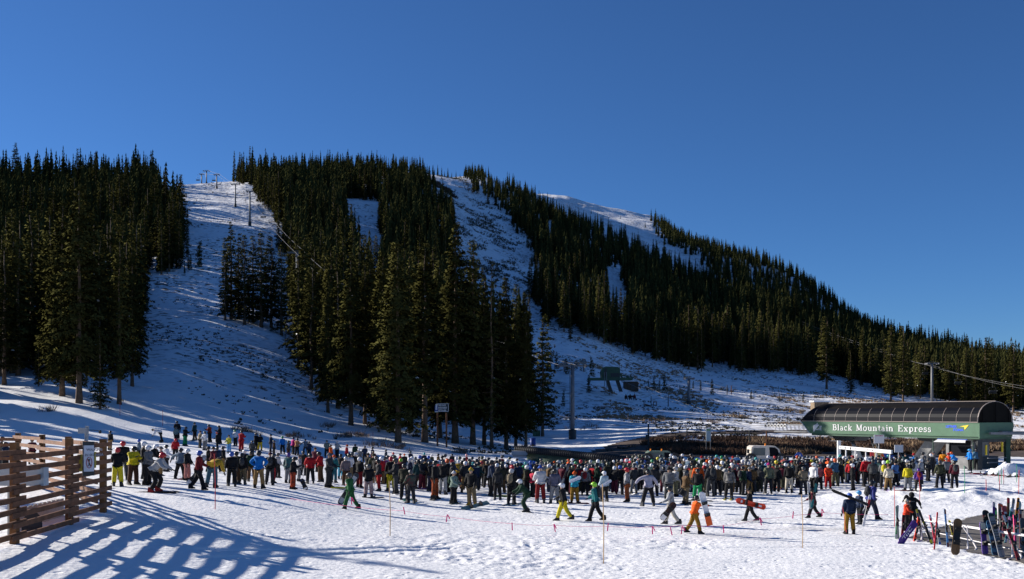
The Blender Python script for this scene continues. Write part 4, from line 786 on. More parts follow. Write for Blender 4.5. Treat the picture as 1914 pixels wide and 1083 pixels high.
b = MB(); b.box((-8.2 * k, -.1, (zt + zb) / 2 - .1), (6 * k, .08, 11 * k)); b.build('side_panel', M['blue'], o); b = MB(); b.ell((-8.2 * k, -.17, zt - .18), (.13, .03, .14), 8, 5); b.box((-8.2 * k, -.17, zt - .55), (.22, .03, .5)); b.box((-8.2 * k, -.17, zb + .0), (.42, .04, .12)); b.build('side_mark', M['white'], o)

# ---------------------------------------------------------------- gate frame, notice boards, vehicles
gt = thing('gate_frame', 'white metal loading gate frame with round holes before the terminal', 'gate', (0, 0, 0)); ga = Vector((XP(1568, 87), 87, 0)); gb = Vector((XP(1667, 76), 76, 0)); gd = (gb - ga).normalized(); GLn = (gb - ga).length
b = MB(); b.box(ga + UP * (ZP(826, 87) / 2 - .1), (.26, .26, ZP(826, 87) + .4)); b.build('main_post', M['white'], gt)
zb_ = ZP(837, 86); b = MB(); b.bar(ga + gd * .2 + UP * zb_, gb + UP * zb_, .14, .28); b.build('beam', M['white'], gt)
for px in (1583, 1602, 1622, 1641, 1664):
    t = (px - 1568) / 99; p = ga + gd * (GLn * t); MB().box(p + UP * (zb_ / 2 - .3), (.10, .10, zb_ + .2)).build('gate_post', M['white'], gt)
for px, r_, m in ((1574, .06, 'dark'), (1583, .10, 'dark'), (1594, .11, 'dark'), (1604, .09, 'grey'), (1626, .06, 'dark'), (1636, .06, 'dark')):
    t = (px - 1568) / 99; p = ga + gd * (GLn * t) + UP * zb_; nn = Vector((gd.y, -gd.x, 0)) * .1; nn = -nn if nn.y > 0 else nn; MB().tube([tuple(p), tuple(p + nn)], r_, 12).build('hole', M[m], gt)
def board(px, Y, top, bot, w, label, m, name='notice_board'):
    x = XP(px, Y); z = gz(x, Y); k = Y / F; o = thing(name, label, 'notice', (x, Y, z)); MB().tube([(0, .06, -.2), (0, .06, ZP(top, Y) - z)], .04, 6).build('post', M['grey'], o); MB().box((0, 0, (ZP(top, Y) + ZP(bot, Y)) / 2 - z), (w * k, .05, (bot - top) * k)).build('board', m, o); return o
wb = mat('board_white', (.55, .56, .58), .5, .1, 2); o = board(1643, 93, 813, 829, 19, 'pale grey notice board with a red top line under the terminal', wb); MB().box((0, -.04, ZP(815, 93) - o.location.z), (.7, .02, .04)).build('red_line', M['redpole'], o)
board(1680, 80, 832, 846, 16, 'upright grey board in a green frame right of the gate', wb); board(1642, 90, 843, 856, 15, 'yellow papered board behind the white gate posts', mat('board_tan', (.45, .36, .16), .6, .2, 6)); board(1656, 88, 843, 857, 10, 'blue board behind the white gate posts', M['blue']); board(1631, 92, 840, 854, 9, 'red board behind the white gate posts', M['redpole'])
x, Y = XP(1493, 92), 92.0; o = thing('blue_sign', 'round blue sign on a short pole above the queue', 'sign', (x, Y, gz(x, Y))); zt = ZP(853, Y) - o.location.z; MB().tube([(0, .05, -.2), (0, .05, zt)], .04, 6).build('pole', M['dark'], o); MB().tube([(0, -.03, zt), (0, .03, zt)], .36, 18).build('disc', M['blue'], o); MB().box((-.05, -.05, zt - .03), (.3, .02, .07)).box((.1, -.05, zt + .06), (.07, .02, .2)).build('mark', M['white'], o)
cabm = mat('warm_white_paint', (.55, .50, .43), .4, .1, 2)
def cab(px, Y, row_t, wpx, label, m, green=False):
    x = XP(px, Y); z = gz(x, Y); k = Y / F; o = thing('work_vehicle', label, 'vehicle', (x, Y, z)); zt = ZP(row_t, Y) - z; w = wpx * k; h = 1.35
    b = MB(); b.prism([(-w * .5, zt - h), (w * .55, zt - h), (w * .46, zt - .35), (w * .32, zt - .03), (-w * .40, zt), (-w * .48, zt - .15)], (0, -.9, 0), (1, 0, 0), (0, 0, 1), (0, 1.9, 0)); b.build('cab', m, o)
    b = MB(); b.prism([(-w * .43, zt - h * .72), (-.02 * w, zt - h * .72), (-.02 * w, zt - .22), (-w * .41, zt - .22)], (0, -.93, 0), (1, 0, 0), (0, 0, 1), (0, .03, 0)); b.build('window', mat('cab_glass', (.10, .12, .12), .15), o)
    b = MB(); b.prism([(w * .14, zt - h * .80), (w * .47, zt - h * .80), (w * .40, zt - .38), (w * .30, zt - .16), (w * .12, zt - .16)], (0, -.93, 0), (1, 0, 0), (0, 0, 1), (0, .03, 0)); b.build('window', M['glass'], o)
    b = MB(); b.box((0, .2, (zt - h) / 2 + .15), (w * 1.5, 2.4, zt - h - .3)); b.build('chassis', M['dgreen'] if green else M['grey'], o)
    for s in (-1, 1): b = MB(); b.tube([(s * w * .5, -1.2, .45), (s * w * .5, -.85, .45)], .5, 16); t_ = b.build('wheel', M['black'], o); MB().tube([(s * w * .5, -1.22, .45), (s * w * .5, -1.15, .45)], .22, 12).build('rim', M['grey'], t_)
    for s in ((-.36, .05) if green else (.02,)): MB().tube([(s * w, -.5, zt), (s * w, -.5, zt + .22)], [.09, .07], 10).build('beacon', M['orange'], o)
    b = MB(); b.box((-w * .6, -1.0, zt - .55), (.22, .1, .4)); b.bar((-w * .6, -1.0, zt - .5), (-w * .45, -.9, zt - .4), .03); b.build('mirror', M['black'], o); return o
cab(1427, 99, 833, 55, 'white cabbed snow vehicle parked behind the queue', cabm); cab(1233, 100, 843, 50, 'green and white work truck with two orange beacons behind the queue', mat('green_grey_paint', (.10, .14, .11), .5, .2, 1), True)

# ---------------------------------------------------------------- wooden snow fence
fn = thing('wooden_fence', 'brown timber rail fence with stacked rails at the left edge', 'fence', (0, 0, 0))
def fpost(x, y, top, w=.18):
    z = gz(x, y); MB().box((x, y, (top + z - .5) / 2), (w, w, top - z + .5)).build('post', M['woodp'], fn)
F1 = [(-13.72, 33.0), (-13.44, 29.85), (-13.0, 25.7), (-12.6, 21.5), (-12.3, 17.5)]; TP = [4.02, 4.12, 4.12, 4.1, 4.1]
for (x, y), t in zip(F1, TP): fpost(x, y, t)
def rails(p, q, zt, zb, n, off, e0=.35, e1=.35, j=0.0, th=.05, hh=.14):
    p = Vector((*p, 0)); q = Vector((*q, 0)); dd = (q - p).normalized(); nn = Vector((-dd.y, dd.x, 0)) * off
    for k in range(n):
        t = k / (n - 1); z = zt + (zb - zt) * t + rnd.gauss(0, .012); a = p - dd * (e0 + rnd.uniform(-.05, .05)) + nn + UP * (z + rnd.gauss(0, .01)); b_ = q + dd * (e1 + rnd.uniform(-.05, .05)) + nn + UP * (z + j + rnd.gauss(0, .01))
        MB().bar(a, b_, th, hh).build('rail', M['wood'], fn)
rails(F1[0], F1[1], 3.86, 1.82, 8, .12, .45, .5, -.02); rails(F1[1], F1[2], 3.72, 1.66, 8, .15, .35, .55, .0); rails(F1[2], F1[3], 3.86, 1.72, 8, .12, .4, .4); rails(F1[3], F1[4], 3.72, 1.66, 8, .15, .4, .4)
F2 = [(-13.95, 33.2), (-16.6, 36.8), (-19.3, 40.4), (-22.0, 43.8), (-26.2, 45.5)]
for x, y in F2[1:]: fpost(x, y, 4.02)
for i in range(4): rails(F2[i], F2[i + 1], 3.85 - .1 * (i % 2), 1.95, 7, .13, .3, .3)
# sign boards on the fence
sg = thing('fence_sign', 'white warning sign with red barred circle mounted on the fence', 'sign', (0, 0, 0)); p = Vector((-13.25, 30.9, 0)); dd = (Vector((*F1[1], 0)) - Vector((*F1[0], 0))).normalized(); nn = Vector((-dd.y, dd.x, 0)); nn = -nn if nn.x < 0 else nn
n1 = Vector((.80, -.60, 0)); u1 = Vector((.60, .80, 0)) * 1.0; Y0 = 30.6; p0 = Vector((XP(154.5, Y0), Y0, 0)) 
def sheet(pxa, pxb, ra, rb, Ys, m, name, off=0.0):
    A = Vector((XP(pxa, Ys), Ys, 0)); u = Vector((.72, .69, 0)); k = (pxb - CX) / F; L = (k * A.y - A.x) / (u.x - k * u.y); zt, zb = ZP(ra, Ys), ZP(rb, Ys); b = MB(); nrm_ = Vector((u.y, -u.x, 0)); b.prism([(0, zb), (L, zb), (L, zt), (0, zt)], A + nrm_ * off, u, UP, nrm_ * .02); return b.build(name, m, sg), A + nrm_ * (off + .022), u, L, zt, zb
sheet(154, 176, 826, 890, 30.2, M['dark'], 'backing', 0); f_, A_, u_, L_, zt, zb = sheet(155.5, 174.5, 833, 882, 30.2, mat('sign_white', (.62, .62, .66), .5, .06, 2), 'face', .03)
b = MB(); cc = A_ + u_ * (L_ * .52) + UP * (zb + (zt - zb) * .34); rx, rz_ = L_ * .27, (zt - zb) * .21; n = 20; w = .018; nn_ = Vector((u_.y, -u_.x, 0)) * .008
for k in range(n):
    a0, a1 = 2 * math.pi * k / n, 2 * math.pi * (k + 1) / n; b.bar(cc + nn_ + u_ * rx * math.cos(a0) + UP * rz_ * math.sin(a0), cc + nn_ + u_ * rx * math.cos(a1) + UP * rz_ * math.sin(a1), .01, .022, nn_)
b.bar(cc + nn_ * 1.4 + u_ * rx * -.7 + UP * rz_ * .7, cc + nn_ * 1.4 + u_ * rx * .7 - UP * rz_ * .7, .008, .02, nn_); b.build('barred_circle', M['redpole'], sg)
b = MB(); b.ell(cc + nn_ * .7 + UP * rz_ * .5, (.028, .028, .032), 8, 5); b.bar(cc + nn_ * .7 + UP * rz_ * .35, cc + nn_ * .7 - UP * rz_ * .15, .01, .05, nn_); b.bar(cc + nn_ * .7 - UP * rz_ * .1, cc + nn_ * .7 - UP * rz_ * .65 + u_ * .03, .01, .022, nn_); b.bar(cc + nn_ * .7 - UP * rz_ * .1, cc + nn_ * .7 - UP * rz_ * .65 - u_ * .03, .01, .022, nn_); b.build('walker_mark', M['dark'], sg)
tk = mat('faded_ink', (.25, .25, .28), .6); text('WALKING', .105, A_ + u_ * (L_ * .26) + UP * (zt - .17), u_, UP, tk, sg, 'lettering', .004, .004); text('IN SKI AREA', .105, A_ + u_ * (L_ * .10) + UP * (zt - .33), u_, UP, tk, sg, 'lettering', .004, .004)
s2 = thing('fence_notice', 'pair of yellow notices partly behind the white fence sign', 'notice', (0, 0, 0)); _sg = sg; sg = s2
ym = mat('notice_yellow', (.42, .34, .05), .6, .12, 3); sheet(145, 156, 850, 882, 30.35, ym, 'sheet', -.03); sheet(173, 180, 845, 875, 30.6, ym, 'sheet', -.03); sg = _sg
# floodlight pole behind the fence
Y = 35.2; x = XP(161, Y); z = gz(x, Y); o = thing('light_pole', 'grey post with a box and a small lamp on an arm behind the fence', 'lamp post', (x, Y, z)); zt = ZP(797, Y) - z
MB().tube([(-.12, 0, -.2), (-.06, 0, zt * .5), (.04, 0, zt)], [.08, .075, .07], 8).build('pole', M['grey'], o); MB().box((-.08, -.1, zt - .16), (.3, .12, .2)).build('box', M['grey'], o); MB().tube([(.05, 0, zt - .13), (.48, 0, zt - .16)], .014, 6).build('arm', M['dark'], o); MB().ell((.50, 0, zt - .20), (.06, .06, .07), 8, 5).build('lamp', M['dark'], o)
# low plank wall and drum behind the fence
o = thing('plank_wall', 'low pale vertical plank wall behind the fence', 'wall', (0, 0, 0)); a = Vector((XP(20, 27.8), 27.8, 0)); c = Vector((XP(118, 31.8), 31.8, 0)); pk = mat('pale_plank', (.42, .40, .37), .8, .12, 4)
n = 22
for k in range(n):
    p, q = a.lerp(c, k / n), a.lerp(c, (k + .94) / n); za = 1.2; top = ZP(944, 29.5) + .02 * math.sin(k * 3); MB().bar(p + UP * (za + top) / 2, q + UP * (za + top) / 2, .05, top - za).build('plank', pk, o)
o = thing('rubber_mat', 'dark rounded snowboard nose behind the fence foot', 'snowboard', (XP(60, 28.0), 28.0, gz(XP(60, 28.0), 28.0)), .5); b = MB(); b.prism([(-.28, -.2), (.28, -.2), (.26, .25), (.15, .42), (0, .46), (-.15, .42), (-.26, .25)], (0, 0, .05), (1, .2, .1), (0, .25, 1), (0, .06, 0)); b.build('board', M['dark'], o)
Y = 27.2; x = XP(12, Y); o = thing('utility_box', 'pale grey utility box on a pipe behind the fence', 'box', (x, Y, gz(x, Y))); MB().tube([(.1, 0, -.3), (.1, 0, 1.6)], .07, 8).build('pipe', mat('pipe_grey', (.4, .38, .34), .6), o); MB().box((.3, 0, 1.6), (1.6, .3, .5)).build('box', mat('box_grey', (.35, .38, .40), .5, .1, 2), o)

# ---------------------------------------------------------------- rope line: bamboo poles and ribbons
for px, row, top, m, lab in [(402, 952, 848, 'redpole', 'thin red pole standing left in the rope line'), (729, 1005, 902, 'bamboo', 'thin bamboo pole left of the middle in the near snow'), (1128, 1053, 905, 'bamboo', 'tallest thin bamboo pole nearest the camera'), (1500, 1025, 925, 'bamboo', 'bamboo pole right of the walker with orange snowboard'),
  (1672, 985, 912, 'redpole', 'thin pole standing left of the ski rack'), (1719, 942, 890, 'redpole', 'thin red pole right of the dark reaching skier'), (1803, 923, 872, 'greenpole', 'thin green pole right of the maroon jacket'), (1872, 905, 872, 'greenpole', 'green pole in the pole row at the snow pile'), (1876, 906, 878, 'redpole', 'red pole in the pole row at the snow pile'), (1866, 900, 874, 'greenpole', 'dark green pole left in the row at the snow pile'), (1900, 902, 868, 'greenpole', 'green pole at the right edge beyond the rack'), (1843, 920, 899, 'redpole', 'short red pole on the snow before the terminal'), (1868, 918, 890, 'redpole', 'leaning red pole on the snow right of the queue'), (1904, 925, 880, 'redpole', 'thin red pole near the right edge'), (224, 778, 752, 'redpole', 'thin pole on the snow below the left forest'), (304, 797, 768, 'redpole', 'thin pole behind the bending white jacket'), (697, 828, 808, 'redpole', 'thin stick in the snow bank behind the queue'), (895, 853, 842, 'bamboo', 'short stick left of the grey box end')]:
    c = GP(px, row); k = c.y / F; H = (row - top) * k; tag(MB().tube([(c.x, c.y, c.z - .3), (c.x + .01, c.y, c.z + H / 2), (c.x + .03 * (px % 3 - 1), c.y, c.z + H)], .016 if row > 940 else .022, 6).build('marker_pole', M[m], None), lab, 'marker pole')
RP = [(402, 905, 46), (543, 932, 43), (640, 945, 41), (754, 955, 39.5), (836, 966, 39), (957, 979, 38), (1035, 982, 38), (1128, 984, 37.8), (1219, 985, 37.6), (1276, 982, 37.6), (1352, 983, 38), (1420, 970, 39), (1500, 962, 41), (1530, 958, 42), (1660, 962, 43)]
P = [Vector((XP(a, Y), Y, ZP(r_, Y))) for a, r_, Y in RP]; out = []
for a, c in zip(P[:-1], P[1:]):
    for k in range(6): t = k / 6; out.append(a.lerp(c, t) - UP * .12 * t * (1 - t))
tag(MB().tube(out + [P[-1]], .006, 4).build('boundary_rope', M['pink'], None), 'thin rope line with pink ribbons running low across the near snow', 'rope')
for i, (px, row) in enumerate([(543, 932), (657, 930), (754, 948), (836, 962), (957, 977), (1035, 980), (1137, 978), (1219, 984), (1253, 986), (1275, 984), (1352, 982), (1420, 968), (1483, 956), (1536, 952)]):
    Y = np.interp(px, [r_[0] for r_ in RP], [r_[2] for r_ in RP]); Y = float(Y); p = Vector((XP(px, Y), Y, ZP(row, Y))); b = MB(); L = .30
    b.prism([(-.02, 0), (.02, 0), (.035 + .05 * (i % 3 - 1), -L), (-.01 + .05 * (i % 3 - 1), -L)], p, (1, 0, 0), (0, .1, 1), (0, .006, 0))
    if i % 2: b.prism([(0, 0), (.03, .01), (.12, -.16), (.08, -.18)], p + Vector((0, -.01, 0)), (1, 0, 0), (0, 0, 1), (0, .006, 0))
    tag(b.build('ribbon', M['pink'], None), 'pink ribbon tied to the low rope line, %s' % ['first from the left', 'at the green walker', 'second after the green walker', 'third after the green walker', 'left of the middle', 'before the yellow trousers', 'beside the tallest bamboo pole', 'left one of three behind the snowboard carrier', 'middle one of three behind the snowboard carrier', 'right one of three behind the snowboard carrier', 'right of the orange jacket', 'at the orange snowboard carrier', 'left of the right bamboo pole', 'right of the right bamboo pole'][i], 'ribbon', 'pink ribbons on the rope line')

# ---------------------------------------------------------------- boards and skis
BC = {}
def bmat(name, col, rough=.35):
    k = 'board_' + name
    if k not in BC: BC[k] = mat(k, col, rough, .08, 5)
    return BC[k]
PAL = dict(byellow=(.75, .50, .01), black=(.012, .012, .014), dgrey=(.05, .052, .055), charcoal=(.03, .031, .035), grey=(.16, .165, .175), lgrey=(.42, .42, .42), white=(.72, .72, .74), cream=(.60, .55, .45), tan=(.27, .16, .06), khaki=(.22, .18, .12), khakip=(.16, .12, .065), yellow=(.62, .52, .02), mustard=(.48, .30, .03), mustardp=(.24, .13, .012), olive=(.06, .065, .035), dolive=(.035, .036, .022), sageolive=(.13, .14, .09), olivep=(.11, .105, .06),
 dbrown=(.05, .022, .015), brown=(.09, .045, .02), umber=(.12, .07, .03), slate=(.10, .15, .21), navy=(.015, .028, .065), navyp=(.02, .025, .05), indigo=(.04, .05, .22), bblue=(.01, .20, .62), blue=(.02, .08, .38), sky=(.12, .32, .60), skyp=(.03, .25, .60), skyp2=(.10, .22, .48), paleblue=(.45, .58, .64), steel=(.05, .13, .22), teal=(.015, .14, .15), tealp=(.01, .10, .14), tealp2=(.03, .12, .15), dteal=(.012, .05, .055), tealgrey=(.16, .24, .25), tealmaroon=(.10, .08, .09), turquoise=(.02, .28, .40),
 kelly=(.01, .24, .08), green=(.015, .10, .03), dgreen=(.012, .04, .022), greengrey=(.17, .20, .17), sage=(.22, .30, .25), mint=(.40, .58, .50), red=(.45, .012, .02), redp=(.38, .012, .015), dred=(.20, .012, .015), darkred=(.20, .015, .02), crimson=(.48, .02, .06), redorange=(.70, .06, .02), red2=(.5, .02, .02), coral=(.50, .11, .09), rosej=(.35, .08, .09), rose=(.42, .17, .15), maroon=(.10, .012, .025), maroongreen=(.13, .03, .035), magenta=(.42, .01, .18), purple=(.08, .03, .22), orange=(.68, .10, .01), peach=(.50, .22, .10), amber=(.70, .26, .01), rust=(.22, .06, .018), pink=(.9, .08, .25),
 lilac=(.42, .40, .48), lavender=(.14, .14, .20), beige=(.42, .34, .24), floral=(.12, .08, .09), camo=(.14, .15, .15), greyp=(.20, .21, .23), greypink=(.26, .20, .20), jeans=(.05, .12, .16), plaid=(.14, .03, .04), plaidbw=(.13, .14, .15), blackorange=(.05, .02, .015), charcoalorange=(.05, .025, .018), blackwhite=(.05, .05, .055), whiteblack=(.35, .34, .32), yellowgrey=(.30, .30, .06), redolive=(.16, .06, .03), lime=(.28, .62, .03), lblue=(.05, .35, .50), goggle=(.5, .3, .1), hblue=(.1, .2, .4), bluesky=(.08, .35, .70), teal2=(.03, .3, .3), blond=(.35, .24, .10), pinkh=(.6, .3, .3))
NM = dict(byellow='bright yellow', dgrey='dark grey', lgrey='light grey', tan='tan', khakip='khaki', mustardp='mustard', dolive='dark olive', sageolive='sage green', olivep='olive', dbrown='dark brown', umber='golden brown', slate='slate blue', navyp='navy', bblue='bright blue', sky='sky blue', skyp='bright blue', skyp2='sky blue', paleblue='pale blue', steel='steel blue', tealp='teal', tealp2='dark teal', dteal='dark teal', tealgrey='grey teal', tealmaroon='maroon and teal', kelly='bright green', dgreen='dark green', greengrey='grey green', sage='sage green', redp='red', dred='dark red', darkred='dark red', redorange='red orange', coral='coral', rosej='rose red', rose='pink', maroongreen='maroon', peach='light orange', amber='amber', rust='rust brown', lilac='pale lilac', lavender='lavender grey', floral='patterned', camo='camouflage', greyp='grey', greypink='grey pink', jeans='blue', plaid='plaid', plaidbw='black and white', blackorange='black and orange', charcoalorange='charcoal', blackwhite='black and white', whiteblack='white and black', yellowgrey='yellow and grey', redolive='red and olive')
CLOTH = {}
def cloth(c):
    if c not in CLOTH:
        col = PAL[c]; two_ = {'plaid': (.30, .12, .12), 'plaidbw': (.5, .5, .5), 'floral': (.4, .3, .3), 'camo': (.3, .3, .3), 'blackorange': (.45, .05, .01), 'charcoalorange': (.40, .07, .01), 'maroongreen': (.02, .07, .05), 'tealmaroon': (.02, .14, .15), 'redolive': (.08, .08, .03), 'yellowgrey': (.55, .5, .03), 'blackwhite': (.4, .4, .42), 'whiteblack': (.04, .04, .045)}.get(c)
        CLOTH[c] = mat('cloth_' + c, tuple(v * .82 for v in col), .82, .22, 6, bump=.9, bscale=7, objvar=.12, col2=two_, spec=.2)
    return CLOTH[c]
def outline(L, w, n=10, waist=.86, tip=.5):
    P = []
    for k in range(n + 1): a = math.pi * k / n; P.append((w / 2 * math.cos(a), L / 2 - w * tip + w * tip * math.sin(a)))
    P.append((-w / 2 * waist, 0))
    for k in range(n + 1): a = math.pi + math.pi * k / n; P.append((w / 2 * math.cos(a), -L / 2 + w * tip + w * tip * math.sin(a)))
    P.append((w / 2 * waist, 0)); return P
def plank(name, cat, top, bot, w, col, label, face=(0, -1, .1), graphic=None, bind=True, parent=None, group=None, gname='graphic', tipcol=None):
    top = Vector(top); bot = Vector(bot); uy = (top - bot); L = uy.length; uy.normalize(); f = Vector(face); f = (f - uy * f.dot(uy)).normalized(); ux = uy.cross(f).normalized(); c = (top + bot) / 2; ski = name == 'ski'
    o = bpy.data.objects.new(name, None); COL.objects.link(o); o.location = c
    if parent: o.parent = parent
    else: tag(o, label, cat, group)
    b = MB(); pl = outline(L, w, 8, .8, .7 if ski else .55)
    P = []
    for (x, y) in pl:
        e = max(0, (abs(y) - L * .42) / (L * .08)); P.append(ux * x + uy * y + f * (-.05 * e * e * (1 if y > 0 or not ski else .2)))
    n = len(P); t = f * .012; b.add([p + t for p in P] + [p - t for p in P], [tuple(range(n - 1, -1, -1)), tuple(range(n, 2 * n))] + [(i, (i + 1) % n, n + (i + 1) % n, n + i) for i in range(n)])
    b.build('deck' if not ski else 'ski_body', bmat(col, PAL[col]), o)
    if graphic:
        g = MB()
        for (x, y, gw, gh) in graphic[1]: g.prism([(x - gw / 2, y - gh / 2), (x + gw / 2, y - gh / 2), (x + gw / 2, y + gh / 2), (x - gw / 2, y + gh / 2)], f * .013, ux * w, uy * L, f * .004)
        g.build(gname, bmat(graphic[0], PAL[graphic[0]]), o)
    if bind:
        for s in ((-.17, .17) if not ski else (0.0,)):
            g = MB(); c0 = uy * (L * s) + f * .04; Mx = Matrix((ux, uy, f)).transposed(); g.box(c0, (w * .8, .12 if not ski else .32, .04), Mx); g.box(c0 + f * .08 + uy * .04, (w * .65, .05, .14), Mx); g.build('binding', M['black'], o)
    return o
def pk(px, row, Y): return (XP(px, Y), Y, ZP(row, Y))
# ---------------------------------------------------------------- people
def joints(p):
    J = {}; leg = p.get('leg', ((0.05, .08, .08), (-.03, .08, .06))); ln = p.get('lean', 0.02); J['pel'] = Vector((0, 0, 0)); up = Vector((0, math.sin(ln), math.cos(ln)))
    for s, (a, o_, kn), n in ((-1, leg[0], 'L'), (1, leg[1], 'R')):
        h = Vector((s * .095, 0, -.02)); k = h + Vector((s * math.sin(o_), math.sin(a) * math.cos(o_), -math.cos(a) * math.cos(o_))) * .44; b = a - kn
        an = k + Vector((s * math.sin(o_) * .7, math.sin(b), -math.cos(b))) * .43; J['hip' + n] = h; J['kn' + n] = k; J['an' + n] = an
    J['wai'] = up * .14; J['che'] = up * .36; J['nek'] = up * .54; hp = ln + p.get('head', 0.0); hu = Vector((0, math.sin(hp), math.cos(hp))); J['hd'] = J['nek'] + hu * .15; J['hu'] = hu
    for s, (a, o_, e, inn), n in ((-1, p.get('armL', (.1, .18, .25, 0)), 'L'), (1, p.get('armR', (.1, .18, .25, 0)), 'R')):
        sh = up * .47 + Vector((s * .185, 0, 0)); el = sh + Vector((s * math.sin(o_), math.cos(o_) * math.sin(a), -math.cos(o_) * math.cos(a))) * .29; b = a + e
        wr = el + Vector((s * (math.sin(o_) * .6 - inn), math.sin(b), -math.cos(b))).normalized() * .26; J['sh' + n] = sh; J['el' + n] = el; J['wr' + n] = wr; J['hn' + n] = wr + (wr - el).normalized() * .09
    dz = -min(J['anL'].z, J['anR'].z) + .10
    if p.get('sit'): dz = .12
    for k in J:
        if k != 'hu': J[k] = J[k] + Vector((0, 0, dz))
    return J
def bake(V, E, Rd, root, mats, name, sub=1):
    me = bpy.data.meshes.new('t'); me.from_pydata([tuple(v) for v in V], E, []); ob = bpy.data.objects.new('t', me); COL.objects.link(ob); md = ob.modifiers.new('s', 'SKIN'); md.use_smooth_shade = True
    for i, r in enumerate(Rd): sv = me.skin_vertices[0].data[i]; sv.radius = r if isinstance(r, tuple) else (r, r); sv.use_root = (i == root)
    sb = ob.modifiers.new('u', 'SUBSURF'); sb.levels = sub; sb.render_levels = sub
    out = bpy.data.meshes.new_from_object(ob.evaluated_get(bpy.context.evaluated_depsgraph_get())); bpy.data.objects.remove(ob); out.name = name; out.materials.clear()
    for m in mats: out.materials.append(m)
    return out
def figure(p):
    J = joints(p); D = dict(J=J); V = []; Rd = []; E = []
    def v(q, r): V.append(Vector(q)); Rd.append(r); return len(V) - 1
    hu = J['hu']; hf = Vector((0, hu.z, -hu.y)); pe = v(J['pel'], (.13, .10)); wa = v(J['wai'], (.12, .09)); ch = v(J['che'], (.14, .10)); nk = v(J['nek'], (.055, .055)); h0 = v(J['hd'] - hu * .07, (.062, .07)); h1 = v(J['hd'] + hu * .02, (.078, .092)); h2 = v(J['hd'] + hu * .09, (.055, .065)); E += [(pe, wa), (wa, ch), (ch, nk), (nk, h0), (h0, h1), (h1, h2)]
    for n in 'LR':
        s = -1 if n == 'L' else 1; a = v(J['sh' + n], .06); b = v(J['el' + n], .045); c = v(J['wr' + n], .03); d = v(J['hn' + n], (.038, .02)); E += [(ch, a), (a, b), (b, c), (c, d)]
        f = (J['hn' + n] - J['wr' + n]).normalized(); sx = Vector((1, 0, 0)) if abs(f.x) < .8 else Vector((0, 1, 0)); cr = (sx - f * sx.dot(f)).normalized(); dn = f.cross(cr)
        for i, L in enumerate((.055, .068, .072, .066)):
            q = J['hn' + n] + cr * ((i - 1.5) * .022) + f * .02; k1 = v(q + f * L * .5, .0095); k2 = v(q + f * L + dn * .018 * s, .008); E += [(d, k1), (k1, k2)]
        t1 = v(J['wr' + n] + f * .05 + cr * -.04, .011); t2 = v(J['wr' + n] + f * .09 + cr * -.06, .009); E += [(d, t1), (t1, t2)]
        a = v(J['hip' + n], .085); b = v(J['kn' + n], .06); c = v(J['an' + n], .04); d = v(J['an' + n] + Vector((0, .10, -.05)), (.035, .025)); E += [(pe, a), (a, b), (b, c), (c, d)]
    me = bake(V, E, Rd, pe, [M['skin'], M['glove'], M['eye']], 'body', 1); wl, wr_ = J['hnL'], J['hnR']; mi = []
    for poly in me.polygons:
        c = poly.center; mi.append(1 if min((c - wl).length, (c - wr_).length) < .15 and min((c - J['wrL']).length, (c - J['wrR']).length) < .2 else 0)
    me.polygons.foreach_set('material_index', mi); me.polygons.foreach_set('use_smooth', [True] * len(mi)); D['body'] = me
    bm_ = MB(); bm_.cm = 0; rt = Matrix(((1, 0, 0), tuple((0, hf.y, hu.y)), tuple((0, hf.z, hu.z)))); 
    V, Rd, E = [], [], []; hem = v(J['pel'] + Vector((0, 0, -.11)), (.225, .185)); pe = v(J['pel'] + Vector((0, 0, .05)), (.215, .175)); wa = v(J['wai'], (.205, .165)); ch = v(J['che'], (.23, .17)); ch2 = v(J['che'].lerp(J['nek'], .62), (.165, .13)); nk = v(J['nek'].lerp(J['hd'], .32), (.105, .105)); E += [(hem, pe), (pe, wa), (wa, ch), (ch, ch2), (ch2, nk)]
    for n in 'LR': a = v(J['sh' + n], .10); b = v(J['el' + n], .082); c = v(J['wr' + n], .062); E += [(ch2, a), (a, b), (b, c)]
    D['jacket'] = bake(V, E, Rd, wa, [], 'jacket')
    V, Rd, E = [], [], []; pe = v(J['pel'] + Vector((0, 0, .02)), (.175, .145))
    for n in 'LR': a = v(J['hip' + n] + Vector((0, 0, -.06)), .125); b = v(J['kn' + n], .105); b2 = v(J['kn' + n].lerp(J['an' + n], .6), .10); c = v(J['an' + n] + Vector((0, 0, .02)), .098); E += [(pe, a), (a, b), (b, b2), (b2, c)]
    D['trousers'] = bake(V, E, Rd, pe, [], 'trousers')
    def foot(n):
        c = J['an' + n]; b = MB(); Mx = Matrix.Rotation(R(12) * (1 if n == 'L' else -1), 3, 'Z'); P = []
        for (y, z, w) in ((-.10, -.095, .045), (.0, -.095, .05), (.12, -.095, .055), (.19, -.095, .04), (.20, -.05, .035), (.12, -.01, .045), (.06, .06, .05), (.05, .14, .055), (-.08, .14, .055), (-.11, .0, .045)): P.append((y, z, w))
        L_ = [c + Mx @ Vector((-w, y, z)) for y, z, w in P]; R_ = [c + Mx @ Vector((w, y, z)) for y, z, w in P]; k = len(P); b.add(L_ + R_, [tuple(range(k - 1, -1, -1)), tuple(range(k, 2 * k))] + [(i, (i + 1) % k, k + (i + 1) % k, k + i) for i in range(k)]); return b.mesh('boot')
    D['boots'] = [foot('L'), foot('R')]
    hc = J['hd']; Mr = Matrix((Vector((1, 0, 0)), hf, hu)).transposed(); at = lambda q: hc + Mr @ Vector(q)
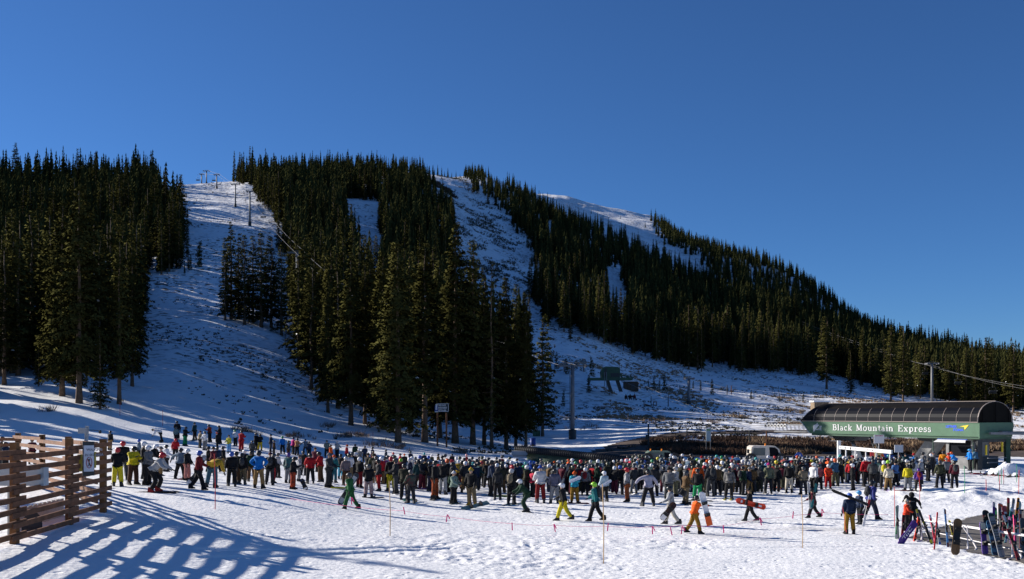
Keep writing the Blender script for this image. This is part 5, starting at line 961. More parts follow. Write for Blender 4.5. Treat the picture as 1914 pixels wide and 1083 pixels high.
    b = MB(); b.ell(at((0, -.005, .035)), (.118, .138, .115), 12, 7, Mr, -.15, 1.0); b.ell(at((0, -.03, -.015)), (.108, .110, .09), 12, 5, Mr, -.7, .3); b.box(at((0, .125, .055)), (.15, .05, .018), Mr); D['helmet'] = b.mesh('helmet', True)
    b = MB(); b.ell(at((0, -.005, .03)), (.104, .120, .125), 12, 7, Mr, 0, 1.0); b.tube([at((.108 * math.cos(a), -.005 + .124 * math.sin(a), .032)) for a in [k * math.pi / 6 for k in range(13)]], .02, 6); b.ell(at((0, -.01, .165)), (.03, .03, .03), 8, 5); D['beanie'] = b.mesh('beanie', True)
    b = MB(); b.ell(at((0, -.03, .01)), (.135, .145, .155), 12, 8, Mr, -.7, 1.0); D['hood'] = b.mesh('hood', True)
    b = MB(); b.ell(at((0, -.02, .02)), (.103, .118, .115), 12, 7, Mr, -.1, 1.0); b.ell(at((0, -.07, -.12)), (.11, .06, .20), 10, 6, Mr); D['hair'] = b.mesh('hair', True)
    b = MB(); b.prism([(-.075, -.035), (-.02, -.04), (0, -.02), (.02, -.04), (.075, -.035), (.08, .03), (-.08, .03)], at((0, .085, .03)), Mr @ Vector((1, 0, 0)), Mr @ Vector((0, 0, 1)), Mr @ Vector((0, .035, 0))); D['goggles'] = b.mesh('goggles')
    b = MB(); upd = (J['nek'] - J['che']).normalized(); bkd = Vector((0, -upd.z, upd.y)); Mb = Matrix((Vector((1, 0, 0)), -bkd, upd)).transposed(); cc = J['che'] + bkd * .20 - upd * .02; b.ell(cc, (.15, .11, .25), 10, 7, Mb); b.ell(cc + bkd * .07 - upd * .07, (.11, .06, .12), 8, 5, Mb)
    for s in (-1, 1): b.tube([J['che'] + Vector((s * .10, 0, 0)) + bkd * .13 + upd * .14, J['che'] + Vector((s * .11, 0, 0)) - bkd * .08 + upd * .17, J['che'] + Vector((s * .11, 0, 0)) - bkd * .155 - upd * .04], .022, 5)
    D['pack'] = b.mesh('backpack', True); return D
PO = dict(S=[dict(), dict(armL=(.35, .2, .9, .3), armR=(.35, .2, .9, .3)), dict(armL=(.15, .2, .5, .1), armR=(0, .25, .15, 0), leg=((.1, .14, .15), (-.05, .05, .02)), head=.12), dict(armL=(-.1, .3, .4, .1), armR=(.2, .15, 1.2, .4), lean=.06, head=-.05)],
 P=[dict(armL=(.5, .1, 1.5, .35), armR=(.5, .1, 1.5, .35), head=.45)], H=[dict(armL=(-.15, .85, .5, 1.6), armR=(-.15, .85, .5, 1.6), leg=((.0, .13, .0), (.0, .13, .0)))], W=[dict(leg=((.34, .03, .10), (-.25, .03, .34)), armL=(-.3, .15, .35, 0), armR=(.35, .15, .7, 0), lean=.10), dict(leg=((-.24, .03, .36), (.32, .03, .08)), armL=(.35, .2, .8, 0), armR=(-.25, .2, .4, 0), lean=.08)],
 N=[dict(lean=1.15, head=.3, armL=(.4, .1, .2, 0), armR=(.3, .1, .2, 0), leg=((-.15, .10, .1), (-.10, .12, .1)))], C=[dict(lean=.62, head=-.35, leg=((.62, .16, 1.0), (.35, .16, .8)), armL=(.5, .4, .5, .1), armR=(.6, .4, .6, .1))],
 A=[dict(armL=(.1, 1.15, .1, 0), armR=(.1, .75, .2, 0), leg=((.0, .25, .0), (.0, .2, .05)), lean=.1)], U=[dict(armL=(.2, 2.55, .1, 0), armR=(.1, 1.05, .1, 0), lean=.15)], T=[dict(sit=1, leg=((1.5, .2, .9), (1.45, .2, 1.0)), lean=-.1)])
FIG = {k: [figure(p) for p in v] for k, v in PO.items()}
REACH = figure(dict(leg=((-.26, .05, .3), (.32, .05, .12)), armL=(1.2, .1, .35, 0), armR=(1.25, .1, .3, 0), lean=.16))
def child(name, me, m, par):
    o = bpy.data.objects.new(name, me); COL.objects.link(o); o.parent = par
    if m is not None:
        if len(me.materials) == 0: me.materials.append(m)
        o.material_slots[0].link = 'OBJECT'; o.material_slots[0].material = m
    return o
HATC = dict(hblack='black', hnavy='navy', hwhite='white', hgrey='dgrey', hlgrey='lgrey', hred='red', hblue='blue', hbluesky='bluesky', hgreen='kelly', hteal='teal2', hpurple='purple', hbrown='brown', hpink='pinkh', hlime='lime', horange='orange', hyellow='yellow', hgoggle='black', bgrey='grey', bblack='black', bgreen='dgreen', bbrown='brown', borange='orange', bmaroon='maroon', bolive='olive', bwhite='white', byellow='mustard', bblue='blue', bmagenta='magenta', bred='red', bcream='cream', hoodcharcoal='charcoal', hoodblack='black', bblond='black')
hm = {c: mat('helmet_' + c, PAL[c], .35, .05, 3, spec=.5) for c in set(HATC.values())}
gl_m = [mat('goggle_lens_a', (.02, .02, .025), .15, spec=.6), mat('goggle_lens_b', (.35, .10, .02), .15, spec=.6), mat('goggle_lens_c', (.02, .15, .16), .15, spec=.6)]
NAMEC = lambda c: NM.get(c, c)
SK = ['dred', 'black', 'lgrey', 'teal', 'white', 'orange', 'navy', 'yellow', 'kelly', 'purple']
def person(px, head, feet, jk, pt, hat, pose, face, flags):
    big = 'big' in flags; base = 1.84; Y = None; s = 1.0
    if pose in 'NCT' or (feet and px < 430): Y = on_row(px, feet)
    elif feet:
        Y = on_row(px, feet); h = (feet - head) * Y / F
        if not (1.42 < h < 2.2): Y = on_row(px, head, base)
        elif pose not in 'NC': s = h / base
    if Y is None: Y = on_row(px, head, base)
    if feet and px < 430 and pose not in 'NCT': s = min(1.12, max(.86, (feet - head) * Y / F / base))
    if feet and 'small' in flags: Y = on_row(px, feet); s = .74 if pose != 'U' else .84
    if s == 1.0: s = rnd.uniform(.96, 1.03)
    x = XP(px, Y); z = gz(x, Y); rz = {'R': -90, 'L': 90, 'B': 0, 'F': 180}[face] + rnd.gauss(0, 18); D = REACH if 'reach' in flags else rnd.choice(FIG[pose])
    if pose == 'A': rz = {'R': -12, 'L': 12}.get(face, 0)
    if pose in 'WU' or 'reach' in flags: rz = {'R': -90, 'L': 90, 'B': 0, 'F': 180}[face] + (-12 if face == 'L' else 10)
    if pose == 'U': rz = 15
    o = thing('person', '', 'person', (x, Y, z - .01), R(rz)); wf = 1.12 if big else rnd.uniform(1.02, 1.12); o.scale = (s * wf, s * wf, s)
    child('body', D['body'], None, o); child('jacket', D['jacket'], cloth(jk), o); child('trousers', D['trousers'], cloth(pt), o)
    bm = cloth('dred' if 'redboots' in flags else 'mustard' if 'yboots' in flags else rnd.choice(['black', 'black', 'dgrey', 'charcoal']))
    for q in D['boots']: child('boot', q, bm, o)
    hd = hat[0] if not hat.startswith('hood') else 'H'
    if hd == 'h': child('helmet', D['helmet'], hm[HATC[hat]], o)
    elif hd == 'H': child('hood', D['hood'], cloth(HATC[hat]), o)
    else:
        child('beanie', D['beanie'], cloth(HATC[hat]), o)
        if hat == 'bblond': child('hair', D['hair'], cloth('blond'), o)
    if face != 'B' and hd != 'H': child('goggles', D['goggles'], rnd.choice(gl_m), o)
    for fl, c in (('pack', 'dgrey'), ('redpack', 'darkred'), ('yellowpack', 'yellow')):
        if fl in flags: child('backpack', D['pack'], cloth('khaki' if abs(px - 956) < 2 else 'dgreen' if abs(px - 848) < 2 else c), o)
    J = D['J']
    if 'skis' in flags:
        c = rnd.choice(SK)
        for n in 'LR': a = J['an' + n]; q = plank('ski', '', (a.x, .95, .035), (a.x, -.72, .03), .095, c, '', (0, .02, 1), None, False, parent=o)
    if 'board' in flags:
        c = rnd.choice(['black', 'white', 'navy', 'dred', 'lgrey', 'teal']); plank('snowboard', '', (.78, .05, .04), (-.78, -.02, .035), .27, c, '', (0, 0, 1), ('lgrey' if c != 'lgrey' else 'black', [(0, .33, .5, .10), (0, -.33, .5, .1)]), True, parent=o)
    if 'poles' in flags:
        for n, sgn in (('L', -1), ('R', 1)):
            h_ = J['hn' + n]; b = MB(); b.tube([(h_.x, h_.y, h_.z + .08), (h_.x + sgn * .12, h_.y + .12, .02)], [.012, .007], 6); b.tube([(h_.x + sgn * .112, h_.y + .112, .09), (h_.x + sgn * .114, h_.y + .114, .085)], .05, 8); b.build('ski_pole', cloth('lgrey' if n == 'L' else 'lgrey'), o)
    return o, dict(px=px, Y=Y, jk=jk, pt=pt, hat=hat, pose=pose, face=face, flags=flags)
PEOPLE = """
206 805 842 black tan hblack S B
230 824 0 black dgrey hred S B
220 836 910 black yellow hred S B poles
249 833 907 yellow dbrown hblack P R board?
260 823 866 slate black hblue S R
269 825 0 black black hwhite S R
276 830 0 grey black hwhite S R
278 838 892 black black hwhite C R
287 848 921 lgrey black hred C R redboots skis
300 833 889 plaid tan bgrey S R
311 831 882 white black hblack S R
300 797 827 white black bblack N L board
331 787 822 black black hblack S F
329 798 828 tealgrey black hgrey S B skis
346 797 834 black kelly hblack P R
364 790 824 dteal black bgreen S L board
374 805 838 khaki black bbrown S R
383 806 842 white grey hgrey S F
392 793 827 blackorange black hnavy P L
406 809 840 black black borange S L
411 795 830 black black hblack P L board
328 826 860 red black hred S B
337 836 896 slate black hblack A R skis
350 847 899 black rose hwhite S R
371 840 916 darkred black hblue W R
389 835 882 black black hblack S R
398 841 884 maroon dbrown bblack S R
397 862 911 mustard jeans bgrey N B
417 833 881 black tan hgrey S R
406 842 882 navy black hblack S B
428 813 847 yellowgrey sky bbrown S F
440 803 834 white black hgreen P F
451 804 845 red redp hblack P B
478 809 842 black black hblack S R
486 811 843 black byellow hblack P B
471 823 858 dgrey black hblack S B
506 812 845 navy dgrey bblack S R poles
512 823 852 brown black hgrey S R
528 815 849 bblue black hgreen S B
539 823 857 dgrey dbrown hblack S R
548 817 850 magenta black hnavy S R
555 819 852 peach black hblack P B
571 821 851 slate navyp bblack A L
578 825 855 navy black hgrey S B
589 835 865 maroon black bbrown S B
611 823 856 greengrey black bgreen S B
618 831 865 orange black hblack S R
630 824 857 lgrey black hlgrey S B
648 831 866 red black borange S R
433 845 910 black black hblue S B big
442 844 906 dolive brown hblack S B
453 847 907 black khakip hblack S B pack
457 840 897 black black hwhite S R
470 842 901 dgreen brown hblack S B
484 842 914 bblue tan hblack H B
505 845 907 black charcoal bmaroon S B pack
519 846 894 lgrey black hgrey S R
511 847 902 black redp hgrey S R
548 853 916 black blackorange hblack P R
539 845 903 tealmaroon greyp hpurple S B
559 851 901 plaidbw camo bgrey S R
567 843 890 black black hblack S B
580 847 905 red black hblack S B poles
599 844 903 red brown hblack P L
615 845 911 dgrey charcoal bgrey S R skis
624 850 903 teal tealp borange S B
637 848 896 black lblue hblack S B
647 853 908 greypink brown hlgrey S B
664 830 862 dgreen black hblack S B
671 838 872 grey black hwhite S B
682 833 866 navy black hblack S B
696 835 868 navy black hblack S R
698 843 876 maroon black hbrown S B
721 840 873 navy black hgrey S R
735 845 878 lgrey black hred S B
748 847 880 red black hblack S R
756 848 882 black black borange S B
767 843 876 navy black hblack S R
793 846 880 navy black hteal S B
801 850 882 slate black hblue S B
807 849 882 olive black hwhite S R
819 848 882 umber black hblack S R
845 848 880 black black hblack S B
655 880 952 green green hgrey W L boots
672 854 912 black dred hwhite S B
689 868 932 black floral hgrey S B board
698 849 900 olive black bolive S B
708 858 918 charcoal redp hblack S L poles
719 853 905 magenta black hgrey S R
731 853 920 black yellow hred S B
740 856 924 charcoal dgrey hgrey S L board
749 856 905 maroon black hlime S B
756 866 936 dolive black hblack S B skis
768 878 942 maroongreen charcoal hgrey S B
777 861 915 umber brown bgrey S R
795 856 915 redolive khakip hblack S R
813 860 934 black charcoalorange hblack S R board
828 860 925 black camo hgrey S B
836 857 920 black black horange S R
848 880 942 sage black bwhite S R pack board
857 860 910 mustard black hwhite S B
870 862 922 charcoal tan hwhite S B
872 849 885 darkred black hpink S R
881 873 945 black khakip byellow S F yboots
884 864 915 tealp2 black hteal S B
891 857 906 grey black hblack S R
900 862 910 brown black hred S B
895 853 891 black black hblack S R
907 853 890 navy black hwhite S B
918 859 928 navy black hblack S R
934 857 905 olive black hblack S B
930 875 934 charcoal black hoodcharcoal S B
948 858 905 black black hwhite S R
946 868 915 black black hwhite S B
956 877 945 black black hlgrey S B pack skis
966 857 895 sky black hblack S R
968 864 921 navy black hblack S B
982 863 905 kelly black hteal S B
991 861 900 blue black hblue S R
998 862 900 black black hblue S B
985 889 958 dgreen dgreen hwhite C L board
996 877 930 crimson black hgrey S R
1010 870 941 white dred bblue S B
1011 857 895 grey black hgrey S R
1004 863 905 charcoal black hblack S B
1020 863 910 beige black hgrey S B
1036 863 905 charcoal black borange S R
1037 876 942 lavender greyp hblack S B
1053 902 975 black yellow hwhite W L
1056 872 920 brown black hblack S B
1063 858 895 orange black horange S L
1069 857 900 white black hwhite S R
1074 880 942 turquoise mustardp borange P F board
1076 863 905 red black hgreen S B
1095 860 900 charcoal black bblack S R
1094 875 928 grey black hwhite S B redpack
1115 865 925 dgreen black hblack S R poles
1122 873 925 charcoal black hred S B
1130 880 938 paleblue black hwhite S B
1113 900 976 teal black hlime W L pack
1126 859 895 slate black hgrey S R
1133 858 895 black black hblack S B
1142 864 920 black dbrown hoodblack S B
1147 860 895 lgrey black hwhite S B
1155 858 905 umber black hblack S R
1162 858 895 navy black hwhite S B
1173 851 890 crimson black hblack S B
1178 857 895 crimson black hwhite S R
1189 848 885 lgrey black hgrey S L
1194 857 895 bblue black hred S B
1205 860 898 slate black hblue S R
1172 874 939 blackwhite rust hred S L
1185 871 925 dgrey greyp bgrey S B
1201 868 915 white navyp hblue S B
1212 877 946 lilac black hblack A L big
1223 868 928 charcoal black hblack S B
1229 854 895 black black hyellow S R
1235 860 905 dgrey black hgrey S B
1250 873 937 grey dgrey bblack S B big
1254 848 885 slate black hwhite S R
1259 852 890 navy black hwhite S B
1275 848 885 black black hwhite S R
1279 857 895 khaki black hwhite S B
1284 873 920 charcoal black horange S L
1282 880 944 umber khakip hgrey S R board
1254 907 982 plaidbw cream hblack W L
1298 925 999 orange mustardp hblack W R reach
1292 848 890 black black hblack S L
1303 857 895 mint black hlime S R
1305 866 927 orange black hblack S B big
1304 876 937 black kelly hblack S B
1319 852 890 black black hgrey S B
1329 866 929 charcoal dgrey bgrey S B pack
1339 850 890 peach black hteal S R
1350 861 917 mustard tan hwhite S B
1363 875 935 whiteblack black hblack S B
1369 853 890 rosej black bred S R
1374 861 912 lgrey skyp hgrey S B
1379 850 885 sky black hgrey A L
1388 871 926 dgreen black hblack S R
1399 863 905 charcoal black hwhite S B
1401 873 925 navy tan bgrey S B big
1414 866 920 charcoal black hgrey S B
1402 911 975 black black bblond W L
1437 865 924 sageolive charcoal bmagenta S B skis
1432 859 900 sky black hblack S R
1448 852 890 charcoal black hred S B
1451 861 913 orange navyp hyellow S B skis
1458 852 890 grey black hgrey S L
1466 853 895 coral black bblack S B
1463 877 914 red greyp hteal S B small
1475 865 921 black cream hgrey S B
1480 860 910 tealgrey black bred S R
1493 861 910 black black hred S L
1491 861 911 black black hblack S R skis
1501 860 911 charcoal black hblack S B
1517 859 900 redorange black hyellow S R
1521 865 922 white black hwhite S L big
1531 867 915 rosej black hgoggle S F
1548 868 915 redorange redp hwhite S F
1548 856 900 orange black hred S L
1561 857 910 steel olivep horange S B
1577 852 914 black mustardp hwhite S R big
1594 866 917 black black hwhite S L
1610 855 905 charcoal black hblack S B
1620 853 910 red black hwhite S B big
1631 852 900 steel tan hblack S B
1652 860 915 grey black hwhite S B yellowpack
1660 859 910 maroon black hlime S R
1661 868 918 cream tan bbrown S B
1674 862 909 skyp2 black bblack S B
1697 868 918 yellow greyp hblack S B board
1707 857 905 white cream hblack S B
1717 871 920 purple black hpurple S B small redpack
1520 910 968 maroon black hblack W L
1588 921 999 navy mustardp hblue S B
1607 916 980 navy black hbluesky S L
1628 897 972 indigo navyp hblack W R pack
1694 937 994 redorange black bcream S R small
1706 925 985 black black hoodblack U R small
1757 862 914 olive black hgrey S B
1769 856 903 grey black bgrey S B
1784 860 913 maroon black hblack S B pack
1763 843 885 amber black hblack S B
1786 843 880 bblue black horange C L
1813 839 880 bblue black hbluesky S L
1825 838 879 steel black hblack S B
1843 844 873 cream dgrey bwhite S R
1745 844 885 grey black bgrey S L
1740 848 890 charcoal black hwhite S B
1722 857 905 plaidbw black hwhite S L
1735 856 900 dgrey black hgrey S R
1773 846 886 redorange black hred S L
3 816 882 black dgrey hblack S R
10 826 886 navy black hblack S R
60 826 868 maroon black hblack S R
"""
ppl = []
for ln_ in PEOPLE.strip().split('\n'):
    t = ln_.split(); fl = t[8:]; rr_ = rnd.random()
    if t[6] in 'SP' and int(t[1]) > 850 and not fl and rr_ < .45: fl = ['skis'] if rr_ < .2 else ['board'] if rr_ < .3 else ['pack']
    ppl.append((float(t[0]), float(t[1]), float(t[2]), t[3], t[4], t[5], t[6], t[7], fl))
# the rest of the packed rows behind
fj = ['black'] * 7 + ['charcoal'] * 3 + ['navy', 'navy', 'dgrey', 'grey', 'red', 'olive', 'maroon', 'slate', 'umber', 'dgreen', 'lgrey', 'bblue', 'orange', 'mustard', 'crimson', 'teal', 'white', 'khaki', 'sky', 'dteal']
fp = ['black'] * 6 + ['dgrey', 'charcoal', 'tan', 'khakip', 'brown', 'navyp', 'dred', 'greyp', 'olivep']; fh = ['hblack'] * 4 + ['hwhite', 'hwhite', 'hgrey', 'hgrey', 'hblue', 'hred', 'horange', 'bblack', 'bgrey', 'hteal', 'hgreen', 'bred', 'hlgrey']
cand = []
for k in range(900):
    px = rnd.uniform(640, 1730); lo = 843 + 8 * max(0, min(1, (px - 640) / 250)); hi = 872
    if px > 1560: lo = 846; hi = 858
    if px > 760 and px < 880: lo = 850
    if 955 < px < 1165: lo = 858
    r_ = rnd.uniform(lo, hi)
    if on_row(px, r_, 1.84) < 57: continue
    if all(abs(px - q[0]) > 5.5 + (r_ - 845) * .18 or abs(r_ - q[1]) > 9 for q in ppl + cand): cand.append((px, r_, 0.0, rnd.choice(fj), rnd.choice(fp), rnd.choice(fh), 'S', rnd.choice('BBRRL'), []))
    if len(ppl) + len(cand) >= 297: break
ppl += cand; made = [person(*a) for a in ppl]
# packed rows in between, too many to part: one object
cols_ = ['black', 'black', 'charcoal', 'navy', 'dgrey', 'red', 'dolive', 'slate', 'maroon', 'umber', 'lgrey', 'black', 'dteal', 'charcoal']; hats_ = ['black', 'black', 'dgrey', 'white', 'grey', 'dgrey', 'olive']; src = [(FIG['S'][k], x_) for k in range(4) for x_ in (0,)]
mats_ = [cloth(c) for c in cols_] + [hm[c] for c in hats_]; VA, FA, MA, bs_n = [], [], [], 0; taken = [(q[0], q[1]) for q in ppl]; cnt_ = 0
def arr(me):
    v_ = np.empty(len(me.vertices) * 3, np.float32); me.vertices.foreach_get('co', v_); return v_.reshape(-1, 3), [tuple(f.vertices) for f in me.polygons]
AR = [[arr(D['jacket']), arr(D['trousers']), arr(D['helmet'])] for D in FIG['S']]; FF_ = []
for k in range(4000):
    px = rnd.uniform(600, 1715); r_ = rnd.uniform(850 if px < 1560 else 853, 870 if px < 1480 else 860)
    if px < 700 and r_ < 858 or 955 < px < 1165 and r_ < 859: continue
    if any(abs(px - a) < 4.8 and abs(r_ - b_) < 5.2 for a, b_ in taken): continue
    Y = on_row(px, r_, 1.84)
    if Y < 58: continue
    taken.append((px, r_)); x = XP(px, Y); z = gz(x, Y); an = rnd.uniform(-2.2, .5); c_, s_ = math.cos(an), math.sin(an); q = rnd.randrange(4); sc_ = rnd.uniform(.94, 1.03)
    for part, mi_ in zip(AR[q], (rnd.randrange(len(cols_)), rnd.choice([0, 0, 1, 2, 3, 4, 6, 8, 9]), len(cols_) + rnd.randrange(len(hats_)))):
        v_, f_ = part; P = np.empty_like(v_); P[:, 0] = (v_[:, 0] * c_ - v_[:, 1] * s_) * sc_ * 1.06 + x; P[:, 1] = (v_[:, 0] * s_ + v_[:, 1] * c_) * sc_ * 1.06 + Y; P[:, 2] = v_[:, 2] * sc_ + z; VA.append(P); FF_ += [tuple(i + bs_n for i in f) for f in f_]; MA += [mi_] * len(f_); bs_n += len(v_)
    cnt_ += 1
    if cnt_ >= 150: break
me = bpy.data.meshes.new('packed_crowd'); me.from_pydata(np.concatenate(VA).tolist(), [], FF_); me.polygons.foreach_set('material_index', MA); me.polygons.foreach_set('use_smooth', [True] * len(MA)); me.update()
stuff(link('packed_crowd', me, mats_), 'packed dark clad skiers filling the rows between the others in the queue', 'crowd')
HW = dict(hteal='teal helmet', hoodcharcoal='hood up', hoodblack='hood up', bblond='black cap over long blond hair', hgoggle='black helmet', hlgrey='light grey helmet', hbluesky='sky blue helmet', byellow='yellow beanie', bcream='knitted cream beanie')
def hatw(h): return HW.get(h) or (NAMEC(HATC[h]) + (' helmet' if h[0] == 'h' else ' beanie'))
ZN_ = [(150, 'behind the wooden fence'), (250, 'right beside the fence end'), (345, 'left of the thin red pole'), (430, 'near the thin red pole'), (520, 'in the left queue'), (600, 'in the left queue below the run'), (700, 'left of the foremost trunk'), (790, 'below the foremost bare trunk'), (880, 'below the lettered sign'), (960, 'below the grove end'), (1060, 'before the trough end'), (1150, 'before the long trough'), (1260, 'before the work truck'), (1380, 'between truck and white cab'), (1470, 'before the white cab'), (1560, 'left of the white gate'), (1680, 'before the white gate'), (1760, 'by the leaning support'), (1950, 'under the terminal right end')]
seen = set()
def words(s): return len(s.split())
for o, i in made:
    zone = next(z_ for lim, z_ in ZN_ if i['px'] < lim); Y = i['Y']; rowz = 'front row' if Y < 53 else 'middle row' if Y < 68 else 'back row' if Y < 84 else 'rearmost row'
    if i['px'] > 1640 and Y < 48: zone = 'at the ski rack'; rowz = 'near'
    if i['pose'] == 'W': rowz = 'walking'
    if i['pose'] == 'N': rowz = 'bending'
    ex = ' and backpack' if any('pack' in f for f in i['flags']) else ''
    J_, P_, H_w = NAMEC(i['jk']), NAMEC(i['pt']), hatw(i['hat'])
    near = sorted(made, key=lambda m: (m[1]['px'] - i['px']) ** 2 + ((m[1]['Y'] - Y) * 6) ** 2)[1:7]; opts = ['person in %s jacket and %s trousers, %s%s, %s' % (J_, P_, H_w, ex, zone), 'person in %s jacket, %s%s, %s, %s' % (J_, H_w, ex, rowz, zone), 'person in %s jacket and %s trousers, %s, %s, %s' % (J_, P_, H_w, rowz, zone)]
    for _, n_ in near:
        sd_ = 'right of' if i['px'] > n_['px'] else 'left of'; opts.append('person in %s jacket, %s, %s %s jacket, %s' % (J_, H_w, sd_, NAMEC(n_['jk']), zone)); opts.append('%s jacketed person, %s, %s, %s %s jacket, %s' % (J_, H_w, rowz, sd_, NAMEC(n_['jk']), zone))
    for n1_ in near[:4]:
        for n2_ in near[:4]: opts.append('%s jacket person, %s, between %s and %s jackets, %s' % (J_, H_w, NAMEC(n1_[1]['jk']), NAMEC(n2_[1]['jk']), zone))
    lab = next((t for t in opts if t not in seen and words(t) <= 16), None) or min([t for t in opts if t not in seen] or opts, key=words)
    while words(lab) > 16: lab = lab.rsplit(' ', 1)[0].rstrip(',')
    lab = lab if words(lab) <= 16 else lab.replace(' and backpack', '').replace('black cap over long blond hair', 'long blond hair'); seen.add(lab); o['label'] = lab
    if i['pose'] not in 'WU' and i['px'] > 150: o['group'] = 'skiers waiting in the lift queue'
print('people', len(made))
for o, i in made:
    if words(o['label']) > 16: print('LONG', o['label'])
# boards and skis being carried
def cary(name, a, b_, Y, w, col, label, graphic=None, face=(0, -1, .1), Yb=None, bind=True, grp=None): return plank(name, 'snowboard' if name == 'snowboard' else 'ski' if name == 'ski' else name, pk(a[0], a[1], Y), pk(b_[0], b_[1], Yb or Y), w, col, label, face, graphic, bind, None, grp)
cary('snowboard', (668, 885), (634, 944), 44.0, .27, 'dgrey', 'grey and black snowboard under the arm of the green clad walker', ('lgrey', [(0, -.36, .7, .16), (0, .30, .7, .2)]))
cary('snowboard', (383, 851), (369, 885), 45.6, .25, 'lgrey', 'white snowboard held high by the person with red sleeves', ('white', [(0, .2, .7, .3)])); cary('snowboard', (378, 874), (349, 908), 45.2, .27, 'dgrey', 'pale nosed snowboard held low by the person with red sleeves', ('white', [(0, -.3, .8, .3)]))
cary('snowboard', (1262, 940), (1236, 972), 40.6, .28, 'dbrown', 'dark rimmed white snowboard carried by the walker in pale trousers', ('white', [(0, -.28, .75, .38)]))
cary('snowboard', (1311, 920), (1327, 984), 38.9, .27, 'white', 'white topped orange tailed snowboard held upright by the orange jacket', ('orange', [(0, -.30, .92, .36)]), (.1, -1, .1))
cary('snowboard', (1376, 935), (1432, 949), 42.6, .26, 'redorange', 'orange red snowboard carried level by the blond haired walker', ('white', [(0, .32, .4, .06), (0, -.3, .3, .1)]))
cary('snowboard', (563, 895), (573, 917), 49.0, .24, 'navy', 'narrow dark and white board end on the snow by the plaid jacket', ('white', [(0, -.3, .7, .2)])); cary('snowboard', (1064, 901), (1086, 892), 51.0, .2, 'white', 'small white board under the arm of the turquoise jacket', None, bind=False); cary('snowboard', (1122, 910), (1143, 898), 52.6, .16, 'white', 'white board nose held out by the pale blue jacket', None, bind=False)
cary('snowboard', (1268, 916), (1284, 926), 49.5, .34, 'dgrey', 'dark grey snowboard leaning by the olive brown jacket')
cary('snowboard', (863, 952), (915, 939), 47.5, .27, 'sage', 'pale green snowboard lying tilted at the black hoodie and khaki trousers', None, (0, -.75, .6), 48.8)
for dx in (0, 2): cary('ski', (1555 + dx, 916 + dx), (1622 + dx, 943 + dx), 40.0 + .06 * dx, .10, 'black', 'black ski on the shoulder of the long navy jacket, %s of the pair' % ('upper' if dx == 0 else 'lower'))
cary('ski', (1511, 903), (1515, 952), 44.6, .11, 'lgrey', 'pale ski strapped on the back of the maroon jacket walker'); cary('ski', (1526, 904), (1517, 950), 44.5, .11, 'teal', 'teal ski strapped on the back of the maroon jacket walker'); cary('ski', (1627, 925), (1613, 985), 41.6, .11, 'white', 'white and red ski carried beside the black clad skier', ('red', [(0, .2, .8, .3)])); cary('ski', (1063, 870), (1050, 905), 43.2, .09, 'grey', 'grey ski on the shoulder of the walker in yellow trousers', None)
p_ = Vector(pk(1578, 950, 39.6)); tag(MB().tube([pk(1575, 948, 39.6), pk(1582, 995, 39.4)], .012, 6).build('ski_pole', M['redpole'], None), 'thin ski pole planted left of the long navy jacket', 'ski pole')
# ---------------------------------------------------------------- ski rack and what leans on it
rk = thing('ski_rack', 'long white pipe ski rack on curved feet at the right corner', 'ski rack', (0, 0, 0)); wp = mat('rack_white', (.62, .60, .60), .45, .12, 4)
for dy, dz, px0 in ((0, 0, 1724), (.38, .02, 1716)):
    a = Vector(pk(px0, 973 - dy * 8, 38.8 + dy)); c = Vector(pk(1960, 1010, 32.2)) + Vector((.1, dy, dz)); b = MB(); b.tube([a.lerp(c, t / 8) + UP * .006 * math.sin(t) for t in range(9)], .026, 8); b.build('rail', wp, rk)
a = Vector(pk(1700, 985, 39.6)); c = Vector(pk(1960, 1042, 32.6)); MB().tube([a, c], .02, 8).build('low_rail', wp, rk)
for px, Y in ((1808, 36.2), (1891, 34.0), (1722, 38.8), (1960, 32.4)):
    x = XP(px, Y); z = gz(x, Y); b = MB(); b.tube([(x, Y, .72), (x, Y - .05, z + .12), (x - .12, Y - .3, z + .02), (x - .5, Y - .7, z + .04)], .036, 8); b.build('foot', wp, rk); b = MB(); b.tube([(x - .02, Y + .38, .72), (x + .25, Y + .2, z + .35), (x + .3, Y - .1, z + .03), (x + .0, Y - .6, z + .03)], .032, 8); b.build('foot', wp, rk)
def lean(name, bp, tp, w, col, label, graphic=None, dY=.35, bind=True):
    Yb = on_row(bp[0], bp[1]); b_ = Vector(pk(bp[0], bp[1], Yb)); t = Vector(pk(tp[0], tp[1], Yb + dY)); return plank(name, name, t, b_, w, col, label, (rnd.uniform(-.3, .3), -1, .1), graphic, bind, None, 'skis and boards on the rack')
ST = lambda c, n: (c, [(0, -.42 + .84 * k / (n - 1), .9, .35 / n) for k in range(n)])
lean('snowboard', (1681, 1018), (1713, 974), .29, 'purple', 'purple and black snowboard with white script leaning at the rack left end', ('white', [(-.25, -.05, .08, .5), (.05, -.1, .25, .04), (.1, -.02, .3, .03), (0, .06, .3, .04), (.1, .14, .08, .12), (.0, -.2, .3, .03)]), .6, False)
